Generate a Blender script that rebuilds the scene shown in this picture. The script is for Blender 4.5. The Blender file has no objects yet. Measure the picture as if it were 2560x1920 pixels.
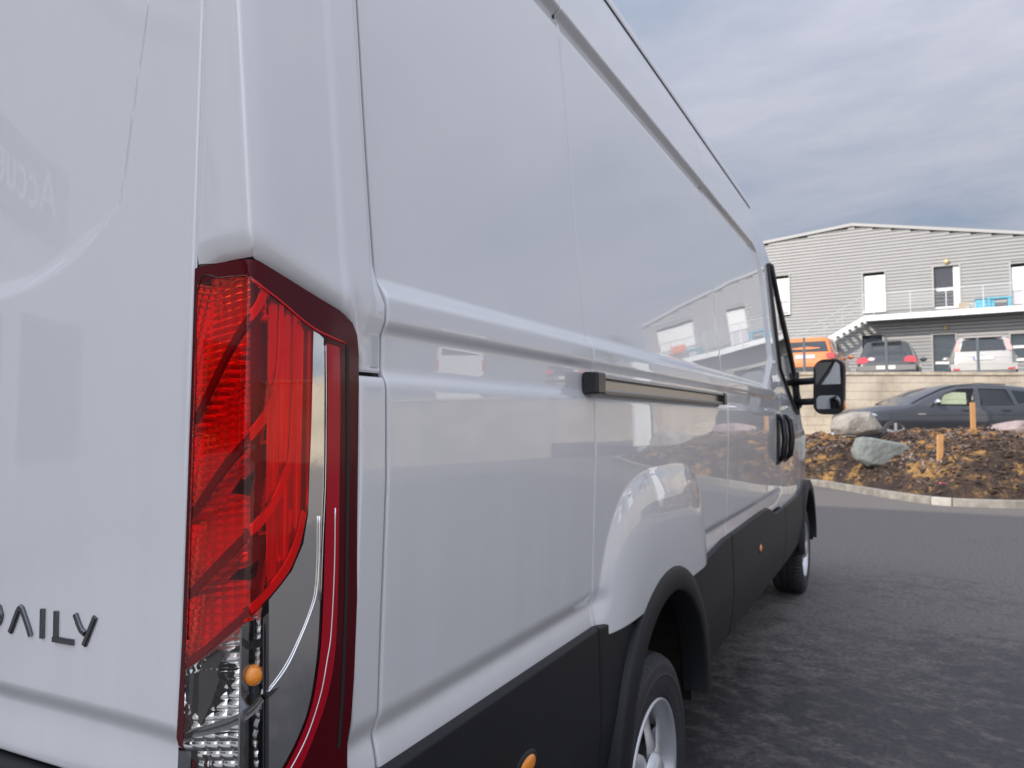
import bpy, bmesh, math, random
import numpy as np
from mathutils import Vector, Matrix
from mathutils.geometry import delaunay_2d_cdt

random.seed(7); RNG = np.random.default_rng(7)
SC = bpy.context.scene
COL = SC.collection

# ------------------------------------------------------------------ camera
FPX = 1805.0                                   # focal length in pixels of the 2560 px photograph
YAW = math.radians(28.08); PITCH = math.atan(91 / FPX)
CAM = np.array([.65, -.60, 1.39])
FH = np.array([-math.sin(YAW), math.cos(YAW), 0.0])
FW = np.array([FH[0] * math.cos(PITCH), FH[1] * math.cos(PITCH), math.sin(PITCH)])
RT = np.array([math.cos(YAW), math.sin(YAW), 0.0])
UP = np.cross(RT, FW)
cam_data = bpy.data.cameras.new('camera'); cam = bpy.data.objects.new('camera', cam_data); COL.objects.link(cam)
cam_data.sensor_width = 36; cam_data.lens = 36 * FPX / 2560; cam_data.clip_start = .02; cam_data.clip_end = 3000
cam.matrix_world = Matrix(((RT[0], UP[0], -FW[0], CAM[0]), (RT[1], UP[1], -FW[1], CAM[1]), (RT[2], UP[2], -FW[2], CAM[2]), (0, 0, 0, 1)))
cam_data.dof.use_dof = True; cam_data.dof.focus_distance = .86; cam_data.dof.aperture_fstop = 11
SC.camera = cam
SC.render.resolution_x = 1024; SC.render.resolution_y = 768

# ------------------------------------------------------------------ sun and sky
SUN_EL = math.radians(28.0); SUN_AZ = math.radians(208.4)      # azimuth from +Y, clockwise
to_sun = Vector((math.sin(SUN_AZ) * math.cos(SUN_EL), math.cos(SUN_AZ) * math.cos(SUN_EL), math.sin(SUN_EL)))
sl = bpy.data.lights.new('sun', 'SUN'); sl.energy = 4.6; sl.angle = math.radians(.5); sl.color = (1.0, .93, .82)
so = bpy.data.objects.new('sun', sl); COL.objects.link(so); so.rotation_euler = to_sun.to_track_quat('Z', 'Y').to_euler(); so.location = (-20, -40, 30)

world = bpy.data.worlds.new('World'); SC.world = world; world.use_nodes = True
wn = world.node_tree.nodes; wl = world.node_tree.links; wn.clear()
def wnode(t, **k):
    n = wn.new(t)
    for a, b in k.items(): setattr(n, a, b)
    return n
w_out = wnode('ShaderNodeOutputWorld'); w_bg = wnode('ShaderNodeBackground'); wl.new(w_bg.outputs[0], w_out.inputs[0])
w_sky = wnode('ShaderNodeTexSky', sky_type='NISHITA'); w_sky.sun_disc = False
w_sky.sun_elevation = SUN_EL; w_sky.sun_rotation = SUN_AZ; w_sky.air_density = 1.0; w_sky.dust_density = 1.5
w_tc = wnode('ShaderNodeTexCoord'); w_sep = wnode('ShaderNodeSeparateXYZ'); wl.new(w_tc.outputs['Generated'], w_sep.inputs[0])
w_zmax = wnode('ShaderNodeMath', operation='MAXIMUM'); wl.new(w_sep.outputs[2], w_zmax.inputs[0]); w_zmax.inputs[1].default_value = 0.0
w_za = wnode('ShaderNodeMath', operation='ADD'); wl.new(w_zmax.outputs[0], w_za.inputs[0]); w_za.inputs[1].default_value = .22
w_div = wnode('ShaderNodeVectorMath', operation='DIVIDE'); wl.new(w_tc.outputs['Generated'], w_div.inputs[0])
w_cmb = wnode('ShaderNodeCombineXYZ')
for i in range(3): wl.new(w_za.outputs[0], w_cmb.inputs[i])
wl.new(w_cmb.outputs[0], w_div.inputs[1])
w_map = wnode('ShaderNodeMapping'); w_map.inputs['Scale'].default_value = (1.0, 1.55, 0.0); w_map.inputs['Rotation'].default_value = (0, 0, math.radians(35)); w_map.inputs['Location'].default_value = (3.1, 1.7, 0)
wl.new(w_div.outputs[0], w_map.inputs[0])
w_n1 = wnode('ShaderNodeTexNoise'); w_n1.inputs['Scale'].default_value = 1.35; w_n1.inputs['Detail'].default_value = 7; w_n1.inputs['Roughness'].default_value = .60; w_n1.inputs['Distortion'].default_value = .25
wl.new(w_map.outputs[0], w_n1.inputs['Vector'])
w_r1 = wnode('ShaderNodeValToRGB'); wl.new(w_n1.outputs[0], w_r1.inputs[0])
e = w_r1.color_ramp.elements
e[0].position = .33; e[0].color = (.385, .455, .575, 1)
e[1].position = .66; e[1].color = (.69, .69, .775, 1)
for p, c in ((.45, (.51, .545, .65, 1)), (.54, (.585, .605, .705, 1))):
    q = e.new(p); q.color = c
w_n2 = wnode('ShaderNodeTexNoise'); w_n2.inputs['Scale'].default_value = .6; w_n2.inputs['Detail'].default_value = 2
wl.new(w_map.outputs[0], w_n2.inputs['Vector'])
w_mr = wnode('ShaderNodeMapRange'); wl.new(w_n2.outputs[0], w_mr.inputs[0]); w_mr.inputs[1].default_value = .3; w_mr.inputs[2].default_value = .75; w_mr.inputs[3].default_value = .76; w_mr.inputs[4].default_value = .95
w_sc = wnode('ShaderNodeVectorMath', operation='SCALE'); wl.new(w_sky.outputs[0], w_sc.inputs[0]); w_sc.inputs['Scale'].default_value = 1.0
w_cs = wnode('ShaderNodeVectorMath', operation='SCALE'); wl.new(w_r1.outputs[0], w_cs.inputs[0]); w_cs.inputs['Scale'].default_value = 10.0
w_mix = wnode('ShaderNodeMix', data_type='RGBA'); wl.new(w_mr.outputs[0], w_mix.inputs[0]); wl.new(w_sc.outputs[0], w_mix.inputs[6]); wl.new(w_cs.outputs[0], w_mix.inputs[7])
w_el = wnode('ShaderNodeMapRange'); wl.new(w_zmax.outputs[0], w_el.inputs[0]); w_el.interpolation_type = 'SMOOTHSTEP'; w_el.inputs[1].default_value = .15; w_el.inputs[2].default_value = 1.0; w_el.inputs[3].default_value = .96; w_el.inputs[4].default_value = 1.9
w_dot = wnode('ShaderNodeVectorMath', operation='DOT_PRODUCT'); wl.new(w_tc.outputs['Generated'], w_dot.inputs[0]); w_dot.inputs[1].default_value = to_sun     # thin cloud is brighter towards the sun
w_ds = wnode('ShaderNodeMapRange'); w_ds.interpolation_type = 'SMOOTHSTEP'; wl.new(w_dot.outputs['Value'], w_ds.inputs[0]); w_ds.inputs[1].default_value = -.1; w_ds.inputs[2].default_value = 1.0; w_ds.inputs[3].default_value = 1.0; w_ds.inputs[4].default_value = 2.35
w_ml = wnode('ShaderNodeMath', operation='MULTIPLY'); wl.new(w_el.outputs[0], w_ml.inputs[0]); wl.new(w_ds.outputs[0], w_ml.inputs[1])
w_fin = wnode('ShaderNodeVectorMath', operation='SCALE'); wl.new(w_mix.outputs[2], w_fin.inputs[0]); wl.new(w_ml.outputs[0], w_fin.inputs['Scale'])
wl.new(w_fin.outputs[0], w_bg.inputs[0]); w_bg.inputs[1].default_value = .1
vs = SC.view_settings; vs.view_transform = 'Standard'; vs.look = 'None'; vs.gamma = 1.0; vs.exposure = -0.2; vs.use_curve_mapping = False
SC.cycles.max_bounces = 7; SC.cycles.transparent_max_bounces = 16; SC.cycles.glossy_bounces = 4; SC.cycles.diffuse_bounces = 3

# ------------------------------------------------------------------ pixel -> place helpers (2560 x 1920 pixels of the photograph)
def ray(u, v): return FW + RT * (u - 1280) / FPX - UP * (v - 960) / FPX
def onY(u, v, Y): d = ray(u, v); return CAM + d * ((Y - CAM[1]) / d[1])
def onX(u, v, X): d = ray(u, v); return CAM + d * ((X - CAM[0]) / d[0])
def onZ(u, v, Z): d = ray(u, v); return CAM + d * ((Z - CAM[2]) / d[2])
def B(s, D, z=0.0): p = CAM + FH * D + RT * s; return np.array([p[0], p[1], z])   # ground frame: s to the right, D away
def sD(u, D): return (u - 1280) / FPX * D
def zD(v, D): return CAM[2] + (1051 - v) / FPX * D

# ------------------------------------------------------------------ materials
MATS = {}
def mat(name, color=(.8, .8, .8), rough=.5, metal=0.0, coat=0.0, spec=.5, noise=None, bump=None, emit=None, coat_rough=.03, ior=1.5, trans=0.0):
    """noise=(scale, amount) varies value; bump=(scale, strength, dist)"""
    m = bpy.data.materials.new(name); m.use_nodes = True; MATS[name] = m
    nt = m.node_tree; b = nt.nodes['Principled BSDF']
    b.inputs['Base Color'].default_value = (*color, 1); b.inputs['Roughness'].default_value = rough; b.inputs['Metallic'].default_value = metal
    b.inputs['Coat Weight'].default_value = coat; b.inputs['Coat Roughness'].default_value = coat_rough
    b.inputs['Specular IOR Level'].default_value = spec; b.inputs['IOR'].default_value = ior
    if trans: b.inputs['Transmission Weight'].default_value = trans
    tc = nt.nodes.new('ShaderNodeTexCoord')
    if noise:
        n = nt.nodes.new('ShaderNodeTexNoise'); n.inputs['Scale'].default_value = noise[0]; n.inputs['Detail'].default_value = 6; n.inputs['Roughness'].default_value = .6
        nt.links.new(tc.outputs['Object'], n.inputs['Vector'])
        mr = nt.nodes.new('ShaderNodeMapRange'); mr.inputs[1].default_value = .25; mr.inputs[2].default_value = .75; mr.inputs[3].default_value = 1 - noise[1]; mr.inputs[4].default_value = 1 + noise[1]
        nt.links.new(n.outputs[0], mr.inputs[0])
        mx = nt.nodes.new('ShaderNodeVectorMath'); mx.operation = 'SCALE'; mx.inputs[0].default_value = color
        nt.links.new(mr.outputs[0], mx.inputs['Scale']); nt.links.new(mx.outputs[0], b.inputs['Base Color'])
    if bump:
        n = nt.nodes.new('ShaderNodeTexNoise'); n.inputs['Scale'].default_value = bump[0]; n.inputs['Detail'].default_value = 4
        nt.links.new(tc.outputs['Object'], n.inputs['Vector'])
        bp = nt.nodes.new('ShaderNodeBump'); bp.inputs['Strength'].default_value = bump[1]; bp.inputs['Distance'].default_value = bump[2]
        nt.links.new(n.outputs[0], bp.inputs['Height']); nt.links.new(bp.outputs[0], b.inputs['Normal'])
    if emit: b.inputs['Emission Color'].default_value = (*emit[:3], 1); b.inputs['Emission Strength'].default_value = emit[3]
    return m
def nodes_of(m): return m.node_tree, m.node_tree.nodes['Principled BSDF']
def ramp_color(m, scale, stops, detail=6, rough=.6, vscale=(1, 1, 1), distortion=0.0, coord='Object'):
    nt, b = nodes_of(m); tc = nt.nodes.new('ShaderNodeTexCoord'); mp = nt.nodes.new('ShaderNodeMapping'); mp.inputs['Scale'].default_value = vscale
    n = nt.nodes.new('ShaderNodeTexNoise'); n.inputs['Scale'].default_value = scale; n.inputs['Detail'].default_value = detail; n.inputs['Roughness'].default_value = rough; n.inputs['Distortion'].default_value = distortion
    r = nt.nodes.new('ShaderNodeValToRGB'); el = r.color_ramp.elements
    el[0].position = stops[0][0]; el[0].color = (*stops[0][1], 1); el[1].position = stops[-1][0]; el[1].color = (*stops[-1][1], 1)
    for p, c in stops[1:-1]: q = el.new(p); q.color = (*c, 1)
    nt.links.new(tc.outputs[coord], mp.inputs[0]); nt.links.new(mp.outputs[0], n.inputs['Vector']); nt.links.new(n.outputs[0], r.inputs[0])
    nt.links.new(r.outputs[0], b.inputs['Base Color']); return n, r

# ------------------------------------------------------------------ mesh helpers
def link(o, parent=None):
    COL.objects.link(o)
    if parent is not None: o.parent = parent
    return o
def mesh_obj(name, V, F, m, parent=None, smooth=False, out=None):
    me = bpy.data.meshes.new(name); V = np.asarray(V, np.float32).reshape(-1, 3); ln = np.array([len(f) for f in F], np.int32) if not isinstance(F, np.ndarray) else np.full(len(F), F.shape[1], np.int32)
    me.vertices.add(len(V)); me.vertices.foreach_set('co', V.ravel())
    idx = F.ravel().astype(np.int32) if isinstance(F, np.ndarray) else np.fromiter((i for f in F for i in f), np.int32, int(ln.sum()))
    me.loops.add(len(idx)); me.loops.foreach_set('vertex_index', idx); me.polygons.add(len(ln))
    me.polygons.foreach_set('loop_start', np.concatenate([[0], np.cumsum(ln)[:-1]]).astype(np.int32))
    me.polygons.foreach_set('use_smooth', np.full(len(ln), bool(smooth))); me.materials.append(m); me.update(calc_edges=True); me.validate()
    if out is not None:
        bm = bmesh.new(); bm.from_mesh(me); o3 = Vector(out)
        fl = [f for f in bm.faces if f.normal.dot(o3) < 0]
        bmesh.ops.reverse_faces(bm, faces=fl); bm.to_mesh(me); bm.free()
    return link(bpy.data.objects.new(name, me), parent)
def empty(name, loc=(0, 0, 0), parent=None, rz=0.0):
    o = bpy.data.objects.new(name, None); o.location = loc; o.rotation_euler = (0, 0, rz); o.empty_display_size = .2
    return link(o, parent)
def tag(o, label=None, cat=None, group=None, kind=None):
    if label: o['label'] = label
    if cat: o['category'] = cat
    if group: o['group'] = group
    if kind: o['kind'] = kind
    return o
ICO = {}
class MB:
    """collects simple solids into one mesh"""
    def __init__(s): s.V = []; s.F = []
    def add(s, V, F):
        n = len(s.V); s.V += [tuple(map(float, v)) for v in V]; s.F += [tuple(int(i) + n for i in f) for f in F]; return s
    def box(s, a, b):
        (x0, y0, z0), (x1, y1, z1) = a, b
        return s.add([(x0, y0, z0), (x1, y0, z0), (x1, y1, z0), (x0, y1, z0), (x0, y0, z1), (x1, y0, z1), (x1, y1, z1), (x0, y1, z1)],
                     [(0, 3, 2, 1), (4, 5, 6, 7), (0, 1, 5, 4), (1, 2, 6, 5), (2, 3, 7, 6), (3, 0, 4, 7)])
    def obox(s, c, ax, ay, az, hx, hy, hz):
        c = np.array(c, float); ax, ay, az = [np.array(a, float) for a in (ax, ay, az)]; V = []
        for k in (-1, 1):
            for (i, j) in ((-1, -1), (1, -1), (1, 1), (-1, 1)): V.append(c + ax * hx * i + ay * hy * j + az * hz * k)
        return s.add(V, [(0, 3, 2, 1), (4, 5, 6, 7), (0, 1, 5, 4), (1, 2, 6, 5), (2, 3, 7, 6), (3, 0, 4, 7)])
    def tube(s, pts, r, n=8, caps=True):
        pts = [np.array(p, float) for p in pts]; V = []; F = []
        prev = None
        for i, p in enumerate(pts):
            t = pts[min(i + 1, len(pts) - 1)] - pts[max(i - 1, 0)]; t = t / (np.linalg.norm(t) + 1e-9)
            a = np.cross(t, (0, 0, 1.0)) if prev is None else prev - t * (prev @ t)
            if np.linalg.norm(a) < 1e-4: a = np.cross(t, (1.0, 0, 0))
            a /= np.linalg.norm(a); prev = a; b = np.cross(t, a); rr = r[i] if hasattr(r, '__len__') else r
            for k in range(n):
                q = 2 * math.pi * k / n; V.append(p + (a * math.cos(q) + b * math.sin(q)) * rr)
        for i in range(len(pts) - 1):
            for k in range(n): F.append((i * n + k, i * n + (k + 1) % n, (i + 1) * n + (k + 1) % n, (i + 1) * n + k))
        if caps: F.append(tuple(range(n))[::-1]); F.append(tuple((len(pts) - 1) * n + k for k in range(n)))
        return s.add(V, F)
    def prism(s, poly, o, ax, ay, az, h):
        o = np.array(o, float); ax, ay, az = [np.array(a, float) for a in (ax, ay, az)]; n = len(poly)
        V = [o + ax * p[0] + ay * p[1] for p in poly] + [o + ax * p[0] + ay * p[1] + az * h for p in poly]
        F = [tuple(range(n))[::-1], tuple(range(n, 2 * n))] + [(i, (i + 1) % n, n + (i + 1) % n, n + i) for i in range(n)]
        return s.add(V, F)
    def ico(s, c, r, sub=1, jit=.25, squash=(1, 1, 1)):
        if sub not in ICO:
            bm = bmesh.new(); bmesh.ops.create_icosphere(bm, subdivisions=sub, radius=1); bm.verts.ensure_lookup_table()
            ICO[sub] = (np.array([v.co[:] for v in bm.verts]), [[v.index for v in f.verts] for f in bm.faces]); bm.free()
        P, F = ICO[sub]; V = P * (1 + RNG.uniform(-jit, jit, (len(P), 1))) * np.array(squash) * r + np.array(c); return s.add(V, F)
    def build(s, name, m, parent=None, smooth=False, bevel=0, seg=2):
        o = mesh_obj(name, s.V, s.F, m, parent, smooth)
        if bevel:
            b = o.modifiers.new('bevel', 'BEVEL'); b.width = bevel; b.segments = seg; b.limit_method = 'ANGLE'; b.angle_limit = math.radians(35)
            if smooth is False:
                o.data.polygons.foreach_set('use_smooth', [True] * len(o.data.polygons)); b.harden_normals = True
        return o
def lathe(profile, n=48, axis='x', a0=0.0, a1=2 * math.pi, center=(0, 0, 0)):
    """profile [(along axis, radius)]"""
    closed = abs(a1 - a0 - 2 * math.pi) < 1e-6; m = n if closed else n + 1; V = []; F = []
    for i in range(m):
        q = a0 + (a1 - a0) * i / n; c, s_ = math.cos(q), math.sin(q)
        for (x, r) in profile:
            p = (x, r * c, r * s_) if axis == 'x' else ((r * c, x, r * s_) if axis == 'y' else (r * c, r * s_, x))
            V.append((p[0] + center[0], p[1] + center[1], p[2] + center[2]))
    k = len(profile)
    for i in range(n):
        j = (i + 1) % m
        for a in range(k - 1): F.append((i * k + a, j * k + a, j * k + a + 1, i * k + a + 1))
    return V, F
def copy_tree(o, parent=None):
    c = o.copy(); COL.objects.link(c); c.parent = parent
    for ch in list(o.children): copy_tree(ch, c)
    return c
def smooth01(t): t = np.clip(t, 0, 1); return t * t * (3 - 2 * t)
def axis_pts(a, b, step, fine=(), edge=True):
    pts = set(np.round(np.linspace(a, b, max(2, int(math.ceil((b - a) / step)) + 1)), 6))
    for (f0, f1, st) in fine:
        f0, f1 = max(f0, a), min(f1, b)
        if f1 > f0: pts |= set(np.round(np.arange(f0, f1, st), 6))
    if edge:
        for d in (.0006, .0014, .0025, .004, .007): pts.add(round(a + d, 6)); pts.add(round(b - d, 6))
    p = np.array(sorted(pts)); keep = [p[0]]
    for q in p[1:]:
        if q - keep[-1] > 2e-4: keep.append(q)
    keep[-1] = b; return np.array(keep)
def inside_many(P, Q, margin=0.0):
    P = np.asarray(P, float); Q = np.asarray(Q, float).reshape(-1, 2); A = P; Bp = np.roll(P, -1, 0); x = Q[:, 0][:, None]; y = Q[:, 1][:, None]
    c = (A[:, 1] > y) != (Bp[:, 1] > y); dy = Bp[:, 1] - A[:, 1]; dy = np.where(np.abs(dy) < 1e-12, 1e-12, dy)
    xi = (Bp[:, 0] - A[:, 0]) * (y - A[:, 1]) / dy + A[:, 0]; ins = (np.sum(c & (x < xi), 1) % 2) == 1
    if margin:
        dv = Bp - A; L = (dv ** 2).sum(1) + 1e-14; t = np.clip(((x - A[:, 0]) * dv[:, 0] + (y - A[:, 1]) * dv[:, 1]) / L, 0, 1)
        ins &= np.min(np.hypot(x - A[:, 0] - t * dv[:, 0], y - A[:, 1] - t * dv[:, 1]), 1) >= margin
    return ins
def grid_in(P, step, margin):
    P = np.asarray(P, float); x0, y0 = P.min(0); x1, y1 = P.max(0)
    G = np.stack(np.meshgrid(np.arange(x0 + step / 2, x1, step), np.arange(y0 + step / 2, y1, step), indexing='ij'), -1).reshape(-1, 2)
    return G[inside_many(P, G, margin)] if len(G) else G
def polygon_patch(poly, step=.0):
    """triangulate a 2D polygon, with interior points when step>0; returns pts, tris"""
    poly = [Vector((float(p[0]), float(p[1]))) for p in poly]; pts = list(poly)
    if step: pts += [Vector(g) for g in grid_in([(p.x, p.y) for p in poly], step, step * .35)]
    r = delaunay_2d_cdt(pts, [], [list(range(len(poly)))], 1, 1e-7)
    return [(v.x, v.y) for v in r[0]], [tuple(f) for f in r[2]]
def grid_faces(n, k):
    i, j = np.meshgrid(np.arange(n - 1), np.arange(k - 1), indexing='ij'); a = (i * k + j).ravel(); return np.stack([a, a + k, a + k + 1, a + 1], 1)
def spline(pts, n=6):
    """Catmull-Rom through pixel points"""
    P = [np.array(p, float) for p in pts]; P = [2 * P[0] - P[1]] + P + [2 * P[-1] - P[-2]]; out = []
    for i in range(1, len(P) - 2):
        for k in range(n):
            t = k / n; a, b, c, d = P[i - 1], P[i], P[i + 1], P[i + 2]
            out.append(.5 * (2 * b + (c - a) * t + (2 * a - 5 * b + 4 * c - d) * t * t + (3 * b - 3 * c + d - a) * t ** 3))
    out.append(P[-2]); return out
# ------------------------------------------------------------------ shared materials
PAINT = mat('white_paint', (.73, .735, .74), .35, coat=1.0, coat_rough=.012, noise=(1.4, .012), bump=(3.0, .014, .02)); PAINT.node_tree.nodes['Principled BSDF'].inputs['Coat IOR'].default_value = 1.72
# faint road film: streaky, thicker towards the sill
nt, b = nodes_of(PAINT); tc_ = nt.nodes.new('ShaderNodeTexCoord'); mp_ = nt.nodes.new('ShaderNodeMapping'); mp_.inputs['Scale'].default_value = (9, 9, 1.1)
nz_ = nt.nodes.new('ShaderNodeTexNoise'); nz_.inputs['Scale'].default_value = 1.6; nz_.inputs['Detail'].default_value = 8; nz_.inputs['Roughness'].default_value = .65
nt.links.new(tc_.outputs['Object'], mp_.inputs[0]); nt.links.new(mp_.outputs[0], nz_.inputs['Vector'])
sx_ = nt.nodes.new('ShaderNodeSeparateXYZ'); nt.links.new(tc_.outputs['Object'], sx_.inputs[0])
hz_ = nt.nodes.new('ShaderNodeMapRange'); hz_.inputs[1].default_value = .6; hz_.inputs[2].default_value = 1.5; hz_.inputs[3].default_value = .24; hz_.inputs[4].default_value = .045; nt.links.new(sx_.outputs[2], hz_.inputs[0])
nr_ = nt.nodes.new('ShaderNodeMapRange'); nr_.inputs[1].default_value = .42; nr_.inputs[2].default_value = .75; nt.links.new(nz_.outputs[0], nr_.inputs[0])
fm_ = nt.nodes.new('ShaderNodeMath'); fm_.operation = 'MULTIPLY'; nt.links.new(nr_.outputs[0], fm_.inputs[0]); nt.links.new(hz_.outputs[0], fm_.inputs[1])
src_ = b.inputs['Base Color'].links[0].from_socket; mx_ = nt.nodes.new('ShaderNodeMix'); mx_.data_type = 'RGBA'; mx_.inputs[7].default_value = (.52, .49, .45, 1)
nt.links.new(fm_.outputs[0], mx_.inputs[0]); nt.links.new(src_, mx_.inputs[6]); nt.links.new(mx_.outputs[2], b.inputs['Base Color'])
CLAD = mat('charcoal_plastic', (.0125, .013, .015), .5, spec=.35, noise=(9, .12), bump=(900, .08, .0004))
BLACK = mat('black_rubber', (.012, .012, .013), .55)
GLOSSBLACK = mat('gloss_black_plastic', (.01, .0105, .012), .18)
HOUSING = mat('wheel_liner_plastic', (.035, .03, .026), .8, noise=(14, .5))
TYRE = mat('tyre_rubber', (.028, .028, .032), .62, noise=(20, .25))
ALLOY = mat('silver_wheel_paint', (.62, .63, .65), .3, metal=.55, coat=.4)
STEEL = mat('brushed_steel', (.42, .41, .39), .3, metal=1.0, bump=(60, .04, .001))
CHROME = mat('chrome', (.78, .78, .79), .06, metal=1.0)
DARKCHROME = mat('smoked_chrome', (.30, .30, .31), .1, metal=1.0)
GLASS_DARK = mat('tinted_window_glass', (.012, .015, .016), .04, spec=.8)
AMBER = mat('amber_plastic', (.95, .30, .015), .12, coat=1.0, emit=None)
UNDER = mat('underbody', (.02, .02, .02), .8)

def lens_mat(name, tint, gloss_tint=(1, 1, 1), ior=1.49, streaks=True):
    m = bpy.data.materials.new(name); m.use_nodes = True; nt = m.node_tree; nt.nodes.clear()
    o = nt.nodes.new('ShaderNodeOutputMaterial'); t = nt.nodes.new('ShaderNodeBsdfTransparent'); t.inputs[0].default_value = (*tint, 1)
    g = nt.nodes.new('ShaderNodeBsdfGlossy'); g.inputs['Roughness'].default_value = .02; g.inputs[0].default_value = (*gloss_tint, 1)
    f = nt.nodes.new('ShaderNodeFresnel'); f.inputs[0].default_value = ior; mx = nt.nodes.new('ShaderNodeMixShader')
    ge = nt.nodes.new('ShaderNodeNewGeometry'); fr = nt.nodes.new('ShaderNodeMath'); fr.operation = 'SUBTRACT'; fr.use_clamp = True; nt.links.new(f.outputs[0], fr.inputs[0]); nt.links.new(ge.outputs['Backfacing'], fr.inputs[1]); nt.links.new(fr.outputs[0], mx.inputs[0]); nt.links.new(t.outputs[0], mx.inputs[1]); nt.links.new(g.outputs[0], mx.inputs[2]); nt.links.new(mx.outputs[0], o.inputs[0])
    return m
RED_LENS = lens_mat('red_lens_plastic', (1.0, .045, .012))
CLEAR_LENS = lens_mat('clear_lens_plastic', (.97, .97, .96))
CRIMSON = mat('crimson_lens_rim', (.075, .0006, .004), .12, spec=.28)
CRIMSON_TUBE = mat('crimson_light_band', (.42, .002, .016), .12, spec=.4)
WATER = lens_mat('water_film', (.99, .99, .99), ior=1.5)

# ------------------------------------------------------------------ van body shape
Z_PTS = np.array([.30, .40, .899, .945, .975, 1.08, 1.19, 1.305, 1.40, 1.443, 1.452, 1.461, 1.519, 1.531, 1.566, 1.60, 2.03, 2.42, 2.44, 2.60, 2.72, 2.90])
X_PTS = np.array([-.05, -.02, -.009, -.021, -.009, -.006, -.002, .002, .001, 0, -.005, -.0105, -.0105, -.001, -.0015, -.007, -.049, -.083, -.085, -.112, -.139, -.175])
def base(z):
    z = np.asarray(z, float); return sum(np.interp(z + d, Z_PTS, X_PTS) for d in (-.006, -.003, 0, .003, .006)) / 5
def recess(y, z):
    d = np.minimum((z - 1.566) / .036, (2.446 - z) / .020); d = np.minimum(d, (y - .204) / .012)
    d = np.minimum(d, (4.085 - y) / .04); d = np.minimum(d, (-(y - 3.72) * .22 + (z - 1.572) * .40) / .456 / .036)
    rc = (.25 - np.hypot(np.maximum(y - 3.83, 0), np.maximum(z - 2.19, 0))) / .028
    d = np.where((y > 3.83) & (z > 2.19), np.minimum(d, rc), d); return smooth01(d)
def blister(y, z, mask=False):
    """pressed bulge over the rear wheel"""
    g = (np.abs((y - 1.63) / .585) ** 3.6 + np.abs(np.maximum(z - .55, 0) / .70) ** 3.0) ** (1 / 3.3)
    t = np.clip((1 - g) * .6 / .22, 0, 1)
    if mask: return smooth01(t * 4)
    return .035 * (1 - (1 - t) ** 2.6) * smooth01(t / .05)
def front_inset(y): return .028 * np.maximum((y - 4.2) / 1.4, 0) ** 2 + .75 * np.maximum(y - 6.0, 0) ** 2
def sideX(y, z):
    y = np.asarray(y, float); z = np.asarray(z, float)
    x = base(z); f = np.maximum(smooth01((y - 3.9) / .35), blister(y, z, True))      # ribs die out on the cab and over the wheel
    flat = np.interp(z, [.3, .4, .9, 1.3, 1.6, 2.03, 2.44, 2.72, 2.9], [-.05, -.02, -.008, .002, -.007, -.049, -.085, -.139, -.175])
    x = x * (1 - f) + flat * f
    return x - (.016 - .004 * smooth01((z - 1.7) / .5)) * recess(y, z) - .013 * smooth01((z - 2.398) / .024) * recess(y, z) + blister(y, z) - front_inset(y)
# the cab: upper outline of the side (windscreen pillar and bonnet)
TOPY = np.array([0, 4.05, 4.29, 4.55, 4.72, 5.10, 5.45, 5.60, 6.0, 6.4, 6.6]); TOPZ = np.array([2.725, 2.725, 2.655, 2.41, 2.21, 1.90, 1.52, 1.36, 1.26, 1.10, .98])
def ztop(y): return np.interp(y, TOPY, TOPZ)

def x_edge(z): return np.interp(z, [.9, 1.0, 1.6, 1.95, 2.72], [-.1385, -.136, -.124, -.118, -.106])
van = empty('panel_van', (-1.0, 3.2, 0)); tag(van, 'white panel van with tall red tail lamp, filling the left half of the view', 'van')
van_off = np.array([-1.0, 3.2, 0.0])
def vpart(name, V, F, m, parent=None, smooth=True, out=None):
    V = np.asarray(V, float) - van_off if parent is None else np.asarray(V, float) - van_off
    return mesh_obj(name, V, F, m, van if parent is None else parent, smooth, out)
def vmb(mb, name, m, parent=None, **k):
    mb.V = [tuple(np.array(v) - van_off) for v in mb.V]; return mb.build(name, m, van if parent is None else parent, **k)

def grid_panel(name, ys, zs, fx, m=PAINT, parent=None, roll=.005, skip=None, edges='lrtb', zmap=None, skirt=.018, out=(1, 0, 0)):
    """sheet-metal panel X = fx(y, z) with rolled edges"""
    Y, Z = np.meshgrid(ys, zs, indexing='ij')
    if zmap is not None: Z = zmap(Y, Z)
    X = fx(Y, Z); n, k = X.shape; d = np.full(X.shape, 1.0)
    if 'l' in edges: d = np.minimum(d, Y - Y[0:1, :])
    if 'r' in edges: d = np.minimum(d, Y[-1:, :] - Y)
    if 'b' in edges: d = np.minimum(d, Z - Z[:, 0:1])
    if 't' in edges: d = np.minimum(d, Z[:, -1:] - Z)
    q = np.clip((roll - d) / roll, 0, 1); X = X - (roll - np.sqrt(np.maximum(roll * roll - (q * roll) ** 2, 0)))
    V = np.stack([X, Y, Z], -1).reshape(-1, 3).tolist(); F = []
    for i in range(n - 1):
        for j in range(k - 1):
            a = i * k + j
            if skip is not None and skip((ys[i] + ys[i + 1]) / 2, Z[i, j] * .5 + Z[i, j + 1] * .5): continue
            F.append((a, a + k, a + k + 1, a + 1))
    def sk(idx):
        s0 = len(V)
        for t in idx: p = V[t]; V.append((p[0] - skirt, p[1], p[2]))
        for t in range(len(idx) - 1): F.append((idx[t], idx[t + 1], s0 + t + 1, s0 + t))
    if 'l' in edges: sk([j for j in range(k)])
    if 'r' in edges: sk([(n - 1) * k + j for j in range(k)])
    if 'b' in edges: sk([i * k for i in range(n)])
    if 't' in edges: sk([i * k + k - 1 for i in range(n)])
    return vpart(name, V, F, m, parent, True)

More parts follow.
